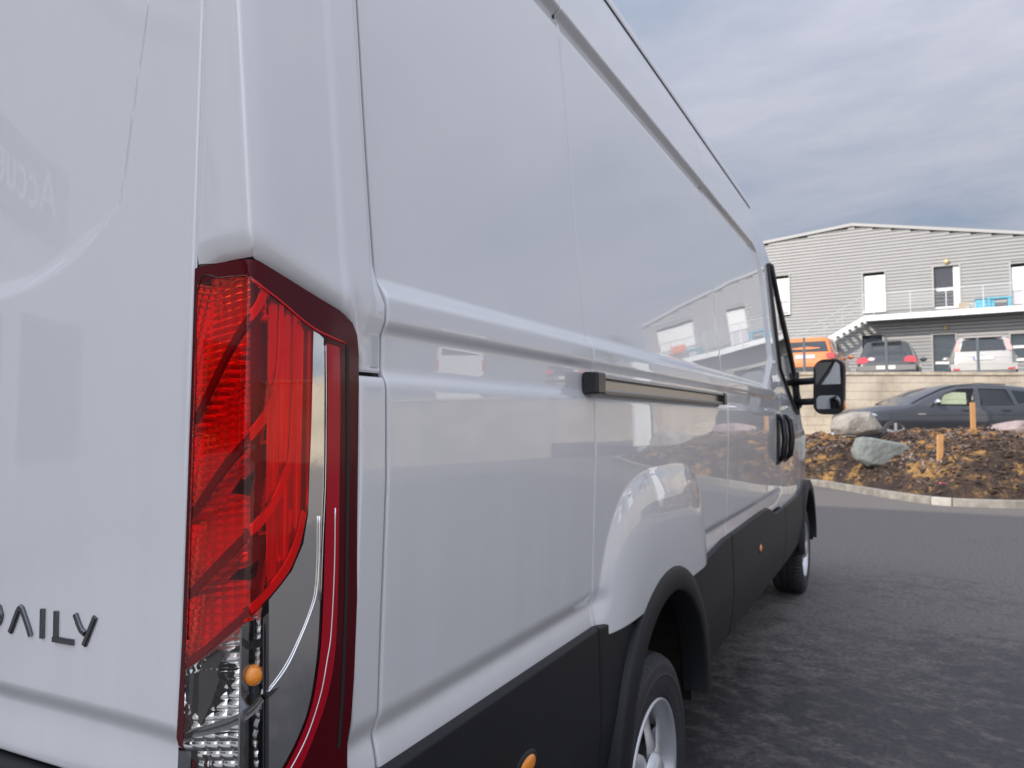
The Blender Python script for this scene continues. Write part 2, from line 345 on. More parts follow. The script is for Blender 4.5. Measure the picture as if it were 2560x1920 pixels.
ZF = [(.925, .99, .004), (1.43, 1.475, .003), (1.475, 1.505, .01), (1.505, 1.62, .003), (2.405, 2.46, .003), (.99, 1.43, .03), (1.62, 2.4, .04)]
zs_side = axis_pts(.86, 2.722, .05, ZF)
side_panel = grid_panel('rear_side_panel', axis_pts(.237, 1.043, .03, [(.237, .26, .004)]), zs_side, sideX)
def in_arch(y, z): return math.hypot(y - 1.60, z - .45) < .478
track_panel = grid_panel('track_side_panel', axis_pts(1.047, 2.598, .02, [(1.0, 1.25, .008), (2.0, 2.3, .008)]), axis_pts(.86, 2.722, .05, ZF + [(.86, 1.33, .01)]), sideX, skip=in_arch)
sliding_door = grid_panel('sliding_door', axis_pts(2.602, 4.218, .03, [(3.6, 4.12, .012)]), axis_pts(.86, 2.722, .05, ZF + [(1.56, 1.86, .012), (2.1, 2.46, .008)]), sideX,
                          zmap=lambda Y, Z: .86 + (Z - .86) / (2.722 - .86) * (np.minimum(2.722, ztop(Y)) - .86))
t_axis = np.concatenate([np.linspace(0, 1, 70)])
cab_door = grid_panel('cab_door', axis_pts(4.222, 5.30, .03), t_axis, sideX, zmap=lambda Y, Z: .84 + Z * (ztop(Y) - .84), edges='lr')
front_wing = grid_panel('front_wing', axis_pts(5.304, 6.58, .02), np.linspace(0, 1, 50), sideX, zmap=lambda Y, Z: .45 + Z * (ztop(Y) - .45), edges='l',
                        skip=lambda y, z: math.hypot(y - 5.76, z - .42) < .46)
# rubber strips that close the joints
for (y0, za, zb) in ((.2345, .88, 2.72), (1.045, .88, 2.72), (2.60, .88, 2.72), (4.22, .86, 2.66), (5.302, .86, 1.62)):
    zz = np.arange(za, zb, .03); V = []; F = []
    for z in zz:
        x = float(sideX(y0, z)) - .013; V += [(x, y0 - .008, z), (x, y0 + .008, z)]
    for i in range(len(zz) - 1): F.append((2 * i, 2 * i + 1, 2 * i + 3, 2 * i + 2))
    vpart('joint_seal', V, F, BLACK, smooth=False)

# ---- rear corner post: plan profile swept up
def corner_plan(z):
    b = base(z); xc = b - .012
    xe = float(x_edge(z)); P = [(xe, .030), (xe, .012), (xe + .0008, .0075), (xe + .003, .005), (xe + .007, .004), (xe + .022, .002), (xe + .04, .0005), (xe + .055, -.0004)]
    P += [(xc - .012, -.0006), (xc - .004, -.0003), (xc - .0015, .0006), (xc, .0026), (xc + .0012, .006), (xc + .0030, .012), (xc + .0046, .020), (xc + .0058, .032), (xc + .0064, .05), (xc + .0066, .075), (xc + .0067, .10), (xc + .0068, .125), (xc + .0069, .138),
          (xc + .0070, .1425), (xc + .0076, .1455), (xc + .0095, .1485), (xc + .0113, .152), (xc + .0119, .157), (b, .165), (b, .185), (b, .197)]
    return P
def tail_plan(z):   # forward of the lamp, where the side recess begins
    return [(float(sideX(y, z)), y) for y in (.200, .203, .206, .209, .212, .216, .221, .226, .2285, .2305, .2318, .2325)]
def post_pt(z, i):
    P = corner_plan(z) + tail_plan(z); return P[i]
n_plan = len(corner_plan(1.7)) + len(tail_plan(1.7))
lamp_top = lambda x, y: np.interp(y if y > .001 else 0, [0, .02, .06, .147, .160, .168, .1735, .1765], [1.5855, 1.578, 1.565, 1.5305, 1.521, 1.505, 1.48, 1.456]) - (.004 * max(0, min(1, (-.05 - x) / .1)) if y < .001 else 0)
V = []; F = []
tt = list(np.array([0, .0015, .003, .005, .008, .012, .017, .023, .03, .04, .055, .075, .1, .13])) + list(np.linspace(.16, 1.24, 60))
PP = np.array(corner_plan(1.6) + tail_plan(1.6)); tg = np.gradient(PP, axis=0); nrm_ = np.stack([tg[:, 1], -tg[:, 0]], -1); nrm_ /= np.linalg.norm(nrm_, axis=1)[:, None]
nrm_[:4] = (0, -1)
for _ in range(3): nrm_[1:-1] = (nrm_[:-2] + nrm_[1:-1] * 2 + nrm_[2:]) / 4
plans = {}
for i in range(n_plan):
    x0, y0 = PP[i]; zb = float(lamp_top(x0, y0)) + .002; rim = .014 if y0 < .176 else .004
    for t in tt:
        z = round(min(zb + t, 2.722) if t < 1.2 else 2.722, 4)
        if z not in plans: plans[z] = corner_plan(z) + tail_plan(z)
        x, y = plans[z][i]; q = max(0, 1 - t / (.032 if y0 < .176 else .004)); c = rim * q * q * (.25 if i < 5 else 1)
        x -= nrm_[i, 0] * c; y -= nrm_[i, 1] * c
        if i >= n_plan - 3: x -= (.0008, .002, .005)[i - n_plan + 3]
        if i == 0: y = .06
        V.append((x, y, z))
k = len(tt)
for i in range(n_plan - 1):
    for j in range(k - 1): F.append((i * k + j, (i + 1) * k + j, (i + 1) * k + j + 1, i * k + j + 1))
corner_post = vpart('corner_post', V, F, PAINT)
lower_post = grid_panel('lower_corner_panel', axis_pts(.1775, .2325, .01), axis_pts(.86, 1.4525, .03, ZF), sideX, roll=.004)
# clear plug strip beside the seam, over the recess end
mb = MB(); mb.box((-.02, .207, 1.464), (-.0088, .2265, 1.515)); vmb(mb, 'plug_strip', mat('grey_plug', (.58, .59, .60), .12, coat=1.0), bevel=.003, smooth=False)
# dark body shell behind lamp and posts
mb = MB(); mb.box((-.19, .075, .80), (-.05, .2, 1.56)); vmb(mb, 'lamp_pocket', UNDER)

# ---- rear door (right leaf) and its twin
def doorY(x, z):
    x = np.asarray(x, float); z = np.asarray(z, float)
    y = .006 - .020 * smooth01((-.155 - x) / .5)
    y = y + .009 * smooth01((1.016 - z) / .030) - .006 * smooth01((.985 - z) / .07)
    # window-shaped recess with a slanting rounded corner
    xr = np.interp(z, [1.56, 1.60, 1.635, 1.67, 1.74, 1.86, 1.97, 2.2, 2.5], [-.60, -.42, -.345, -.300, -.280, -.262, -.252, -.236, -.222])
    dz = np.interp(x, [-1.0, -.60, -.49, -.41, -.345, -.30, -.25], [1.560, 1.564, 1.572, 1.602, 1.637, 1.676, 2.0])
    d = np.minimum((xr - x) / .016, (z - dz) / .040); d = np.minimum(d, (x + .93) / .03)
    return y + .014 * smooth01(d)
xs = -axis_pts(.153, .997, .02, [(.22, .36, .004)])[::-1]; zs = axis_pts(.915, 2.70, .03, [(.95, 1.03, .003), (1.55, 1.72, .006)])
def rear_leaf(name, flip=False):
    X, Z = np.meshgrid(xs, zs, indexing='ij'); Y = doorY(X, Z); d = np.minimum.reduce([X - X[:1], X[-1:] - X, Z - Z[:, :1], Z[:, -1:] - Z]); r = .005
    q = np.clip((r - d) / r, 0, 1); Y = Y + r - np.sqrt(np.maximum(r * r - (q * r) ** 2, 0)); n, k = X.shape; X = X + (x_edge(Z) - .003 + .153) * np.clip((X + .997) / .844, 0, 1)
    if flip: X = -2.0 - X
    V = np.stack([X, Y, Z], -1).reshape(-1, 3).tolist(); F = [(i * k + j, (i + 1) * k + j, (i + 1) * k + j + 1, i * k + j + 1) for i in range(n - 1) for j in range(k - 1)]
    for idx in ([j for j in range(k)], [(n - 1) * k + j for j in range(k)], [i * k for i in range(n)], [i * k + k - 1 for i in range(n)]):
        s0 = len(V)
        for t in idx: p = V[t]; V.append((p[0], p[1] + .03, p[2]))
        for t in range(len(idx) - 1): F.append((idx[t], idx[t + 1], s0 + t + 1, s0 + t))
    return vpart(name, V, F, PAINT)
rear_door = rear_leaf('rear_door'); rear_door_b = rear_leaf('rear_door', True)
mb = MB(); mb.box((-.17, .035, .85), (-.10, .06, 2.7)); vmb(mb, 'door_seal', BLACK)

# ---- chrome letters on the door
def letter(strokes, w=.0080, depth=.0045):
    """each stroke a list of photograph pixels (crop at 3.529x from (0,1450)); swept as a raised flat bar"""
    mb = MB()
    for st in strokes:
        P = []
        for (a, b) in st:
            p = onY(a / 3.529, 1450 + b / 3.529, -.0055); P.append(np.array([p[0], p[2]]))
        L = []; R_ = []
        for i, p in enumerate(P):
            t0 = (P[i] - P[i - 1]) if i > 0 else None; t1 = (P[i + 1] - P[i]) if i < len(P) - 1 else None
            ns = [np.array([-t[1], t[0]]) / np.linalg.norm(t) for t in (t0, t1) if t is not None]; nn = sum(ns); nn /= np.linalg.norm(nn); sc = 1 / max(.45, nn @ ns[0])
            L.append(p + nn * w / 2 * sc); R_.append(p - nn * w / 2 * sc)
        poly = L + R_[::-1]; n = len(poly); m = len(L)
        ysurf = [float(doorY(p[0], p[1])) for p in poly]; ctr = [L[i] * .5 + R_[i] * .5 for i in range(m)] + [L[i] * .5 + R_[i] * .5 for i in range(m)][::-1]
        V = [(p[0], y + .001, p[1]) for p, y in zip(poly, ysurf)] + [(p[0], y - depth * .7, p[1]) for p, y in zip(poly, ysurf)] + \
            [(p[0] + (c[0] - p[0]) * .28, y - depth, p[1] + (c[1] - p[1]) * .28) for p, c, y in zip(poly, ctr, ysurf)]
        Fs = []
        for lv in (0, n):
            Fs += [(lv + i, lv + (i + 1) % n, lv + n + (i + 1) % n, lv + n + i) for i in range(n)]
        for i in range(m - 1): Fs.append((2 * n + i, 2 * n + i + 1, 2 * n + n - 2 - i, 2 * n + n - 1 - i))
        mb.add(V, Fs)
    return mb
BADGE = mat('dark_chrome_letters', (.13, .132, .14), .08, metal=1.0)
dd = [(-105 + 60 * 0, 165), (-60, 172), (-5, 195), (38, 235), (52, 290), (42, 350), (8, 385), (-45, 388), (-105, 376), (-105, 165)]
for st in ([[(-100, 160), (-55, 172), (-5, 196), (38, 236), (52, 295), (42, 352), (10, 388), (-40, 392), (-98, 382)], [(-100, 150), (-98, 395)]],
           [[(124, 452), (150, 380), (183, 280), (196, 248), (207, 238), (219, 250), (238, 310), (268, 410), (288, 490)]],
           [[(384, 252), (378, 512)]],
           [[(492, 274), (487, 505)], [(466, 523), (630, 558)]],
           [[(644, 305), (672, 395), (694, 452), (722, 480)], [(806, 335), (716, 582)]]):
    vmb(letter(st), 'letter', BADGE, rear_door)
# ---- water drops left by rain on the door and post
mbd = MB()
for i in range(95):
    x = random.uniform(-.62, -.17); z = random.choice([random.uniform(.93, 1.25), random.uniform(1.0, 1.95)]); r = random.choice([.0009, .0012, .0016, .0021]); y = float(doorY(x, z))
    mbd.ico((x, y + r * .2, z), r, 2, .04, (1, .55, random.uniform(1.1, 2.0)))
wd = vmb(mbd, 'water_drops', WATER, rear_door, smooth=True); tag(wd, kind='stuff')
mbd = MB()
for i in range(60):
    y = random.uniform(.25, 1.0); z = random.uniform(.95, 2.2); r = random.choice([.0009, .0013, .0018]); x = float(sideX(y, z))
    mbd.ico((x - r * .2, y, z), r, 2, .04, (.55, 1, random.uniform(1.1, 1.9)))
wd = vmb(mbd, 'water_drops', WATER, side_panel, smooth=True); tag(wd, kind='stuff')

# ---- rear bumper and step
mb = MB(); mb.box((-2.0, -.055, .50), (-.012, .16, .912)); vmb(mb, 'rear_bumper', CLAD, bevel=.03, seg=4, smooth=False)

# ---- roof
V = []; F = []; ysr = list(np.linspace(.03, 4.05, 60)) + [4.17, 4.29]; na = 0
def roof_ring(y):
    zt = float(ztop(y)); dz = zt - 2.725; x0 = -.139 - .028 * max(0, (y - 4.2) / 1.4) ** 2
    P = [(x0 - .004, 2.724 + dz), (x0 - .009, 2.730 + dz), (x0 - .006, 2.736 + dz), (x0 - .004, 2.745 + dz), (x0 - .008, 2.765 + dz), (x0 - .014, 2.783 + dz), (x0 - .026, 2.797 + dz), (x0 - .05, 2.808 + dz), (x0 - .10, 2.818 + dz), (-.45, 2.84 + dz), (-.75, 2.85 + dz), (-1.0, 2.853 + dz)]
    return P + [(-2 - p[0], p[1]) for p in P[-2::-1]]
for y in ysr:
    for (x, z) in roof_ring(y): V.append((x, y, z)); na = len(roof_ring(y))
for i in range(len(ysr) - 1):
    for j in range(na - 1): F.append((i * na + j, i * na + j + 1, (i + 1) * na + j + 1, (i + 1) * na + j))
F.append(tuple(range(na)))
roof = vpart('roof', V, F, PAINT)
mb = MB(); mb.tube([(-.1395, y, 2.7235) for y in np.linspace(.05, 4.05, 8)], .0035, 6); vmb(mb, 'roof_joint', BLACK, roof)

# ---- far side of the van, nose, windscreen
def far(name, ys, t, zlo, m=PAINT):
    Y, T = np.meshgrid(ys, t, indexing='ij'); Z = zlo + T * (np.minimum(ztop(Y), 2.725) - zlo); X = -2.0 - sideX(Y, Z); n, k = X.shape
    V = np.stack([X, Y, Z], -1).reshape(-1, 3); F = [(i * k + j, (i + 1) * k + j, (i + 1) * k + j + 1, i * k + j + 1) for i in range(n - 1) for j in range(k - 1)]
    return vpart(name, V, F, m)
far('far_side_panel', np.linspace(.0, 6.58, 90), np.linspace(0, 1, 40), .45)
V = []; F = []; fy = [4.29, 4.55, 4.72, 5.10, 5.45, 5.60, 6.0, 6.4, 6.58]
def cross(y, zz, m=13):
    x = float(sideX(y, zz)); R_ = []
    for i in range(m):
        t = i / (m - 1); b = 4 * t * (1 - t); R_.append((x + (-2 - 2 * x) * t, y + .22 * b, zz + .035 * b))
    return R_
for nm, ya, M_ in (('windscreen', fy[:5], GLASS_DARK), ('bonnet', fy[4:], PAINT)):
    V = []; F = []
    for y in ya: V += cross(y, float(ztop(y)))
    for i in range(len(ya) - 1):
        for j in range(12): F.append((i * 13 + j, i * 13 + j + 1, (i + 1) * 13 + j + 1, (i + 1) * 13 + j))
    vpart(nm, V, F, M_)
V = []; F = []
for z in (.98, .8, .6, .42): V += cross(6.58 + (.02 if z < .9 else 0), z)
for i in range(3):
    for j in range(12): F.append((i * 13 + j, i * 13 + j + 1, (i + 1) * 13 + j + 1, (i + 1) * 13 + j))
vpart('front_bumper', V, F, CLAD)
mb = MB(); mb.box((-1.9, .25, .38), (-.42, 6.4, .55)); vmb(mb, 'underbody', UNDER)
mb = MB(); mb.box((-1.95, .1, .55), (-.5, 4.0, .9)); vmb(mb, 'load_floor', UNDER)

# ---- lower black cladding
CT_Y = np.array([.16, 1.045, 1.218, 1.315, 1.87, 2.03, 2.16, 2.49, 2.63, 3.39, 3.63, 3.70, 3.88, 3.95, 4.25, 5.05, 5.4])
CT_Z = np.array([.898, .895, .882, .835, .855, .862, .874, .900, .898, .908, .905, .89, .850, .846, .846, .846, .88])
def cladX(y, z): return np.interp(z, [.43, .47, .58, .66, .82, .95], [-.040, -.012, .006, .013, .010, .006]) - front_inset(y)
def clad(name, y0, y1, skip=None):
    ys = axis_pts(y0, y1, .04, [(y, y + .03, .006) for y in (1.2, 1.3, 3.62, 3.86)]); ts = np.concatenate([np.linspace(0, .94, 24), [.96, .975, .985, .993, 1]])
    return grid_panel(name, ys, ts, cladX, CLAD, zmap=lambda Y, Z: .43 + Z * (np.interp(Y, CT_Y, CT_Z) - .43), roll=.006, skip=skip, edges='lrtb', skirt=.03)
c1 = clad('rear_cladding', .16, 1.042); c2 = clad('arch_cladding', 1.048, 2.612, in_arch); c3 = clad('door_cladding', 2.624, 4.262)
c4 = clad('cab_cladding', 4.27, 5.42, lambda y, z: math.hypot(y - 5.76, z - .42) < .47)
for y0, h in ((2.618, .9), (1.045, .89), (4.266, .84)):
    mb = MB(); mb.box((-.05, y0 - .01, .56), (-.002, y0 + .01, h)); vmb(mb, 'cladding_joint', BLACK)
def marker(p, par):
    mb = MB(); mb.ico((cladX(p[1], p[2]) + .002, p[1], p[2]), 1, 3, 0, (.008, .034, .019)); vmb(mb, 'side_marker', AMBER, par, smooth=True)
    mb = MB(); mb.ico((cladX(p[1], p[2]) + .0, p[1], p[2]), 1, 3, 0, (.006, .045, .027)); vmb(mb, 'marker_bezel', BLACK, par, smooth=True)
marker((0, .655, .735), c1); marker((0, 3.30, .735), c3)

# ---- wheel arch flares, housings, wheels
def flare(name, yc, zc, r0, r1, x_out, par=None, a0=-3, a1=184):
    prof = [(-.05, r0), (x_out - .010, r0), (x_out - .003, r0 + .003), (x_out, r0 + .010), (x_out + .001, (r0 + r1) / 2), (x_out - .002, r1 - .012), (x_out - .006, r1 - .004), (x_out - .014, r1), (-.03, r1 + .001)]
    V, F = lathe(prof, 64, 'x', math.radians(a0), math.radians(a1), (0, yc, zc)); return vpart(name, V, F, CLAD, par)
flare('rear_arch_flare', 1.60, .45, .414, .491, .0385); flare('front_arch_flare', 5.76, .42, .41, .49, .008, a0=-5, a1=185)
for yc, zc in ((1.60, .45), (5.76, .42)):
    V, F = lathe([(-.02, .412), (-.02, .43), (-.45, .43), (-.45, .0)], 48, 'x', math.radians(-8), math.radians(188), (0, yc, zc)); vpart('wheel_housing', V, F, HOUSING)
mb = MB(); mb.box((-.12, 1.70, .62), (-.10, 1.712, .88)); mb.box((-.12, 1.55, .72), (-.108, 1.71, .73)); vmb(mb, 'liner_rib', HOUSING)

def wheel(name, c, par):
    w = empty(name, tuple(np.array(c) - van_off), par)
    # tyre with cut shoulder grooves; outer face at x = 0
    prof = [(-.225, .215), (-.235, .25), (-.238, .29), (-.228, .33), (-.20, .346), (-.16, .349), (-.155, .342), (-.15, .349), (-.115, .349), (-.11, .342), (-.105, .349), (-.065, .349), (-.060, .342), (-.055, .3488), (-.030, .346), (-.012, .336), (-.003, .315), (.0, .292), (.002, .287), (.0, .282), (-.003, .255), (-.008, .232), (-.014, .222), (-.02, .214)]
    n = 216; V, F = lathe(prof, n, 'x'); k = len(prof); V = [list(v) for v in V]
    for i in range(n):
        if i % 3 == 0:
            for j in range(k):
                if -.06 < prof[j][0] < -.006 and prof[j][1] > .318 or (-.228 <= prof[j][0] < -.19 and prof[j][1] > .32):
                    r = math.hypot(V[i * k + j][1], V[i * k + j][2]); s = (r - .008) / r; V[i * k + j][1] *= s; V[i * k + j][2] *= s
    mesh_obj('tyre', V, F, TYRE, w, False)
    V, F = lathe([(-.012, .2215), (-.006, .220), (-.005, .2145), (-.012, .208), (-.03, .205), (-.045, .196), (-.10, .190), (-.20, .19)], 64, 'x'); rim = mesh_obj('rim', V, F, ALLOY, w, True)
    mb = MB()
    for i in range(6):
        a = 2 * math.pi * i / 6 + .35; P = []
        def pt(r, q, x): return (x, r * math.cos(a + q), r * math.sin(a + q))
        prof2 = [(.06, .50, -.018), (.095, .34, -.02), (.125, .21, -.03), (.155, .17, -.038), (.18, .22, -.042), (.197, .33, -.045)]
        Vv = []
        for (r, q, x) in prof2:
            for kx in (-1, -.5, .5, 1): Vv.append(pt(r, q * kx, x - (.008 if abs(kx) == 1 else 0)))
        Fv = [(r * 4 + c_, r * 4 + c_ + 1, (r + 1) * 4 + c_ + 1, (r + 1) * 4 + c_) for r in range(len(prof2) - 1) for c_ in range(3)]
        mb.add(Vv, Fv)
    mb.build('wheel_spokes', ALLOY, w, smooth=True)
    V, F = lathe([(-.018, .072), (-.004, .066), (.006, .05), (.010, .03), (.011, .0)], 32, 'x'); mesh_obj('hub_cap', V, F, ALLOY, w, True)
    V, F = lathe([(-.075, .19), (-.075, .0)], 32, 'x'); mesh_obj('brake_disc', V, F, BLACK, w, True)
    return w
wheel('rear_wheel', (.012, 1.495, .349), van); wheel('front_wheel', (-.03, 5.74, .349), van)
w = wheel('rear_wheel', (-2.0, 1.52, .349), van); w.rotation_euler = (0, 0, math.pi); w = wheel('front_wheel', (-1.97, 5.74, .349), van); w.rotation_euler = (0, 0, math.pi)

# ---- sliding door rail
rail = empty('slide_rail', (0, 0, 0), van); rail.location = (0, 0, 0)
prof = [(.0, 1.502), (.026, 1.502), (.033, 1.499), (.034, 1.493), (.030, 1.4905), (.016, 1.4895), (.015, 1.4675), (.028, 1.4665), (.031, 1.462), (.030, 1.456), (.0, 1.455)]
V = []; F = []
for y in (1.035, 2.43):
    for (x, z) in prof: V.append((x + float(base(1.48)), y, z + .0))
n = len(prof)
for i in range(n - 1): F.append((i, i + 1, n + i + 1, n + i))
vpart('rail_channel', V, F, STEEL, rail, smooth=False)
mb = MB(); mb.box((-.008, .985, 1.452), (.033, 1.040, 1.505)); vmb(mb, 'end_cap', GLOSSBLACK, rail, bevel=.006, seg=3, smooth=False)
mb = MB(); mb.box((-.008, 2.425, 1.454), (.027, 2.47, 1.503)); vmb(mb, 'end_cap', GLOSSBLACK, rail, bevel=.004, smooth=False)

# ---- handles, cab window, mirror
def handle(y0, par):
    x = float(sideX(y0, 1.27)); mb = MB(); mb.box((x - .01, y0 - .06, 1.12), (x + .006, y0 + .06, 1.43)); vmb(mb, 'handle_recess', BLACK, par, bevel=.012, smooth=False)
    P = [(x + .004, y0, 1.14), (x + .030, y0, 1.17), (x + .042, y0, 1.28), (x + .030, y0, 1.39), (x + .004, y0, 1.42)]
    mb = MB(); mb.tube(P, [.012, .018, .020, .018, .012], 10); vmb(mb, 'door_handle', GLOSSBLACK, par, smooth=True)
handle(4.08, sliding_door); handle(4.40, cab_door)
def on_side_patch(name, poly, m, par, off=.004, step=.05):
    P, T = polygon_patch(poly, step); V = [(float(sideX(p[0], p[1])) + off, p[0], p[1]) for p in P]; return vpart(name, V, T, m, par, True, (1, 0, 0))
win = [(4.32, 2.40), (4.42, 2.43), (4.56, 2.33), (4.72, 2.13), (5.06, 1.84), (5.24, 1.66), (5.22, 1.44), (5.0, 1.47), (4.7, 1.56), (4.45, 1.66), (4.33, 1.72)]
on_side_patch('cab_window', win, GLASS_DARK, cab_door)
seal = MB()
wp = [(float(sideX(p[0], p[1])) + .005, p[0], p[1]) for p in win]; seal.tube(wp + [wp[0]], .014, 6); vmb(seal, 'window_seal', BLACK, cab_door, smooth=True)
mb = MB(); pp = [(float(sideX(y, float(ztop(y)) - .02)) - .0, y, float(ztop(y)) - .02) for y in (4.5, 4.72, 5.10, 5.45)]; mb.tube(pp, .022, 8); vmb(mb, 'pillar_trim', GLOSSBLACK, smooth=True)
mir = empty('wing_mirror', (0, 0, 0), van)
def rrect(w, h, r, n=6):
    P = []
    for cx, cz, a0 in ((w / 2 - r, h / 2 - r, 0), (-w / 2 + r, h / 2 - r, 90), (-w / 2 + r, -h / 2 + r, 180), (w / 2 - r, -h / 2 + r, 270)):
        for i in range(n + 1): a = math.radians(a0 + 90 * i / n); P.append((cx + r * math.cos(a), cz + r * math.sin(a)))
    return P
mc = onY(2071, 967, 5.0); rx = np.array([.985, -.17, 0]); rx /= np.linalg.norm(rx); ry = np.cross((0, 0, 1), rx)
def ring_loft(rings, name, m, par, cap=True):
    V = []; F = []; n = len(rings[0])
    for r in rings: V += r
    for i in range(len(rings) - 1):
        for k in range(n): F.append((i * n + k, i * n + (k + 1) % n, (i + 1) * n + (k + 1) % n, (i + 1) * n + k))
    if cap: F += [tuple(range(n))[::-1], tuple((len(rings) - 1) * n + k for k in range(n))]
    return vpart(name, V, F, m, par)
rings = []
for (d, s) in ((-.02, .93), (-.022, .985), (-.012, 1.0), (.03, 1.0), (.07, .93), (.10, .75), (.112, .45)):
    rings.append([tuple(mc + rx * p[0] * s + ry * d + np.array([0, 0, 1]) * p[1] * s + rx * (.012 if p[1] > 0 else 0) * (p[1] / .2)) for p in rrect(.205, .395, .07)])
ring_loft(rings, 'mirror_housing', BLACK, mir)
MIRG = mat('mirror_glass', (.55, .58, .60), .02, metal=1.0)
def mg(name, w, h, dz, tilt):
    P = rrect(w, h, .035); n2 = ry * 1.0; V = [tuple(mc + rx * (p[0] + .004) - ry * (.0245 + tilt * p[1]) + np.array([0, 0, 1]) * (p[1] + dz)) for p in P]; return vpart(name, V, [tuple(range(len(P)))], MIRG, mir, False)
mg('mirror_glass', .165, .225, .062, .10); mg('wide_angle_glass', .160, .115, -.120, .12)
for zz in (mc[2] + .05, mc[2] - .10):
    mb = MB(); mb.tube([tuple(mc + rx * -.06 + ry * .03 + np.array([0, 0, zz - mc[2]])), (-.02, 5.14, zz - .005), (-.06, 5.2, zz - .01)], [.026, .026, .030], 10); vmb(mb, 'mirror_arm', BLACK, mir, smooth=True)
mb = MB(); mb.tube([(-.02, 5.17, mc[2] - .16), (-.022, 5.17, mc[2] + .12)], .03, 8); vmb(mb, 'mirror_base', BLACK, mir, smooth=True)
mb = MB(); mb.ico(tuple(mc + rx * .095 + np.array([0, 0, -.13]) + ry * .02), 1, 2, 0, (.014, .03, .04)); vmb(mb, 'mirror_indicator', AMBER, mir, smooth=True)
# ------------------------------------------------------------------ tail lamp
lamp = empty('tail_lamp', (0, 0, 0), van)
LQ = [0, .004, .008, .014, .022, .06, .12, .18]; LXV = [-.020, -.0165, -.0145, -.013, -.0115, -.008, -.005, -.004]
def LX(y): return np.interp(y, LQ, LXV)
def lens_pt(q, z, off=0.0):
    """developed lamp face: q<0 across the rear face, q>0 along the side"""
    if q < 0:
        r = max(0, 1 + q / .004); return (-.020 + q - .0 * r, -.002 + .0013 * r * r - off, z)
    return (float(LX(q)) + off, q, z)
def pq(u, v, d=0.0):
    """photograph pixel -> developed coordinate on the lamp face sunk by d"""
    if u < 624.5:
        p = onY(u, v, -.002 + d); return (p[0] + .020, p[2])
    p = onX(u, v, -.012)
    for _ in range(12): p = onX(u, v, float(LX(min(max(p[1], 0), .18))) - d)
    return (max(p[1], .0003), p[2])
def refine(poly, L=12):
    out = []
    for i, p in enumerate(poly):
        a = np.array(p, float); b = np.array(poly[(i + 1) % len(poly)], float); n = max(1, int(np.linalg.norm(b - a) / L))
        for k in range(n): out.append(tuple(a + (b - a) * k / n))
    return out
def lens_zone(name, pix, m, off=0.0, depth=0.0, hole=None, step=.008, par=lamp, fn=None, L=14):
    pts = [pq(u, v, depth) for (u, v) in refine(pix, L)]; P = np.array(pts); pl = [Vector(p) for p in pts]; n0 = len(pl); edges = []
    if hole:
        H_ = [pq(u, v, depth) for (u, v) in refine(hole, L)]; n1 = len(pl); pl += [Vector(p) for p in H_]
        edges = [(n1 + i, n1 + (i + 1) % len(H_)) for i in range(len(H_))]; HP = np.array(H_)
    pl += [Vector(g) for g in grid_in(P, step, step * .3)]; y0, y1 = P[:, 1].min(), P[:, 1].max()
    G = np.array([(qx, gy) for qx in (-.004, -.002, 0.0, .002, .004) for gy in np.arange(y0, y1, .006)]); pl += [Vector(g) for g in G[inside_many(P, G, .001)]]
    r = delaunay_2d_cdt(pl, edges, [list(range(n0))], 1, 1e-7); W = r[0]; T = [tuple(f) for f in r[2]]
    if hole:
        C_ = np.array([[sum(W[i].x for i in f) / len(f), sum(W[i].y for i in f) / len(f)] for f in T]); T = [f for f, q in zip(T, inside_many(HP, C_)) if not q]
    V = [lens_pt(w.x, w.y, off - depth + (fn(w.x, w.y) if fn else 0)) for w in W]
    return vpart(name, V, T, m, par, True, (1, -1, 0))
edgeL = [(487, 672), (478, 960), (466, 1300), (455, 1600), (441, 1845), (446, 1864), (474, 1882), (480, 1900), (474, 2010)]
edgeT = [(622, 648), (600, 649.5), (560, 655), (520, 663), (490, 670)]
edgeR = [(866, 2010), (869, 1860), (878, 1800), (885, 1700), (893, 1500), (897, 1200), (897, 880), (893, 838), (882, 808), (850, 776), (780, 734), (700, 684), (648, 652), (630, 648)]
outline = edgeL + edgeR + edgeT
redR = spline([(783, 817), (783, 900), (782, 958), (778, 1100), (773, 1200), (768, 1284), (755, 1359), (730, 1424), (700, 1466), (660, 1511), (627, 1545), (577, 1586), (520, 1634), (463, 1676)], 4)
clearR = spline([(815, 845), (817, 900), (818, 1000), (816, 1200), (812, 1340), (804, 1578), (791, 1700), (775, 1777), (752, 1840), (726, 1896), (690, 1960), (664, 2005)], 4)
topIn = [(494, 708), (554, 692), (612, 686), (630, 692), (698, 748), (783, 817)]
leftIn = [(463, 1676), (466, 1600), (474, 1300), (485, 960), (494, 708)]
botL = [(490, 2005), (490, 1905), (470, 1890), (458, 1862), (460, 1800), (463, 1676)]
window = topIn + [(815, 845)] + [tuple(p) for p in clearR[1:]] + botL + leftIn[1:-1]
lens_zone('lens_rim', outline, CRIMSON, hole=window)
lens_zone('red_lens', topIn[:-1] + [tuple(p) for p in redR] + leftIn[1:-1], RED_LENS, off=-.0003)
lens_zone('clear_lens', [tuple(p) for p in redR][::-1] + [(815, 845)] + [tuple(p) for p in clearR[1:]] + botL[:-1], CLEAR_LENS, off=-.0003)
band = spline([(848, 868), (850, 1000), (848, 1200), (846, 1400), (838, 1620), (818, 1740), (792, 1820), (760, 1900), (715, 1990)], 4)
lens_zone('light_band', [tuple(p) for p in clearR[1:]] + [tuple(p) for p in band][::-1], CRIMSON_TUBE, off=.0006)
lens_zone('rim_groove', [(864, 862), (871, 862), (873, 1200), (869, 1500), (858, 1760), (850, 1870), (842, 1870), (850, 1760), (861, 1500), (865, 1200)], BLACK, off=.0006)
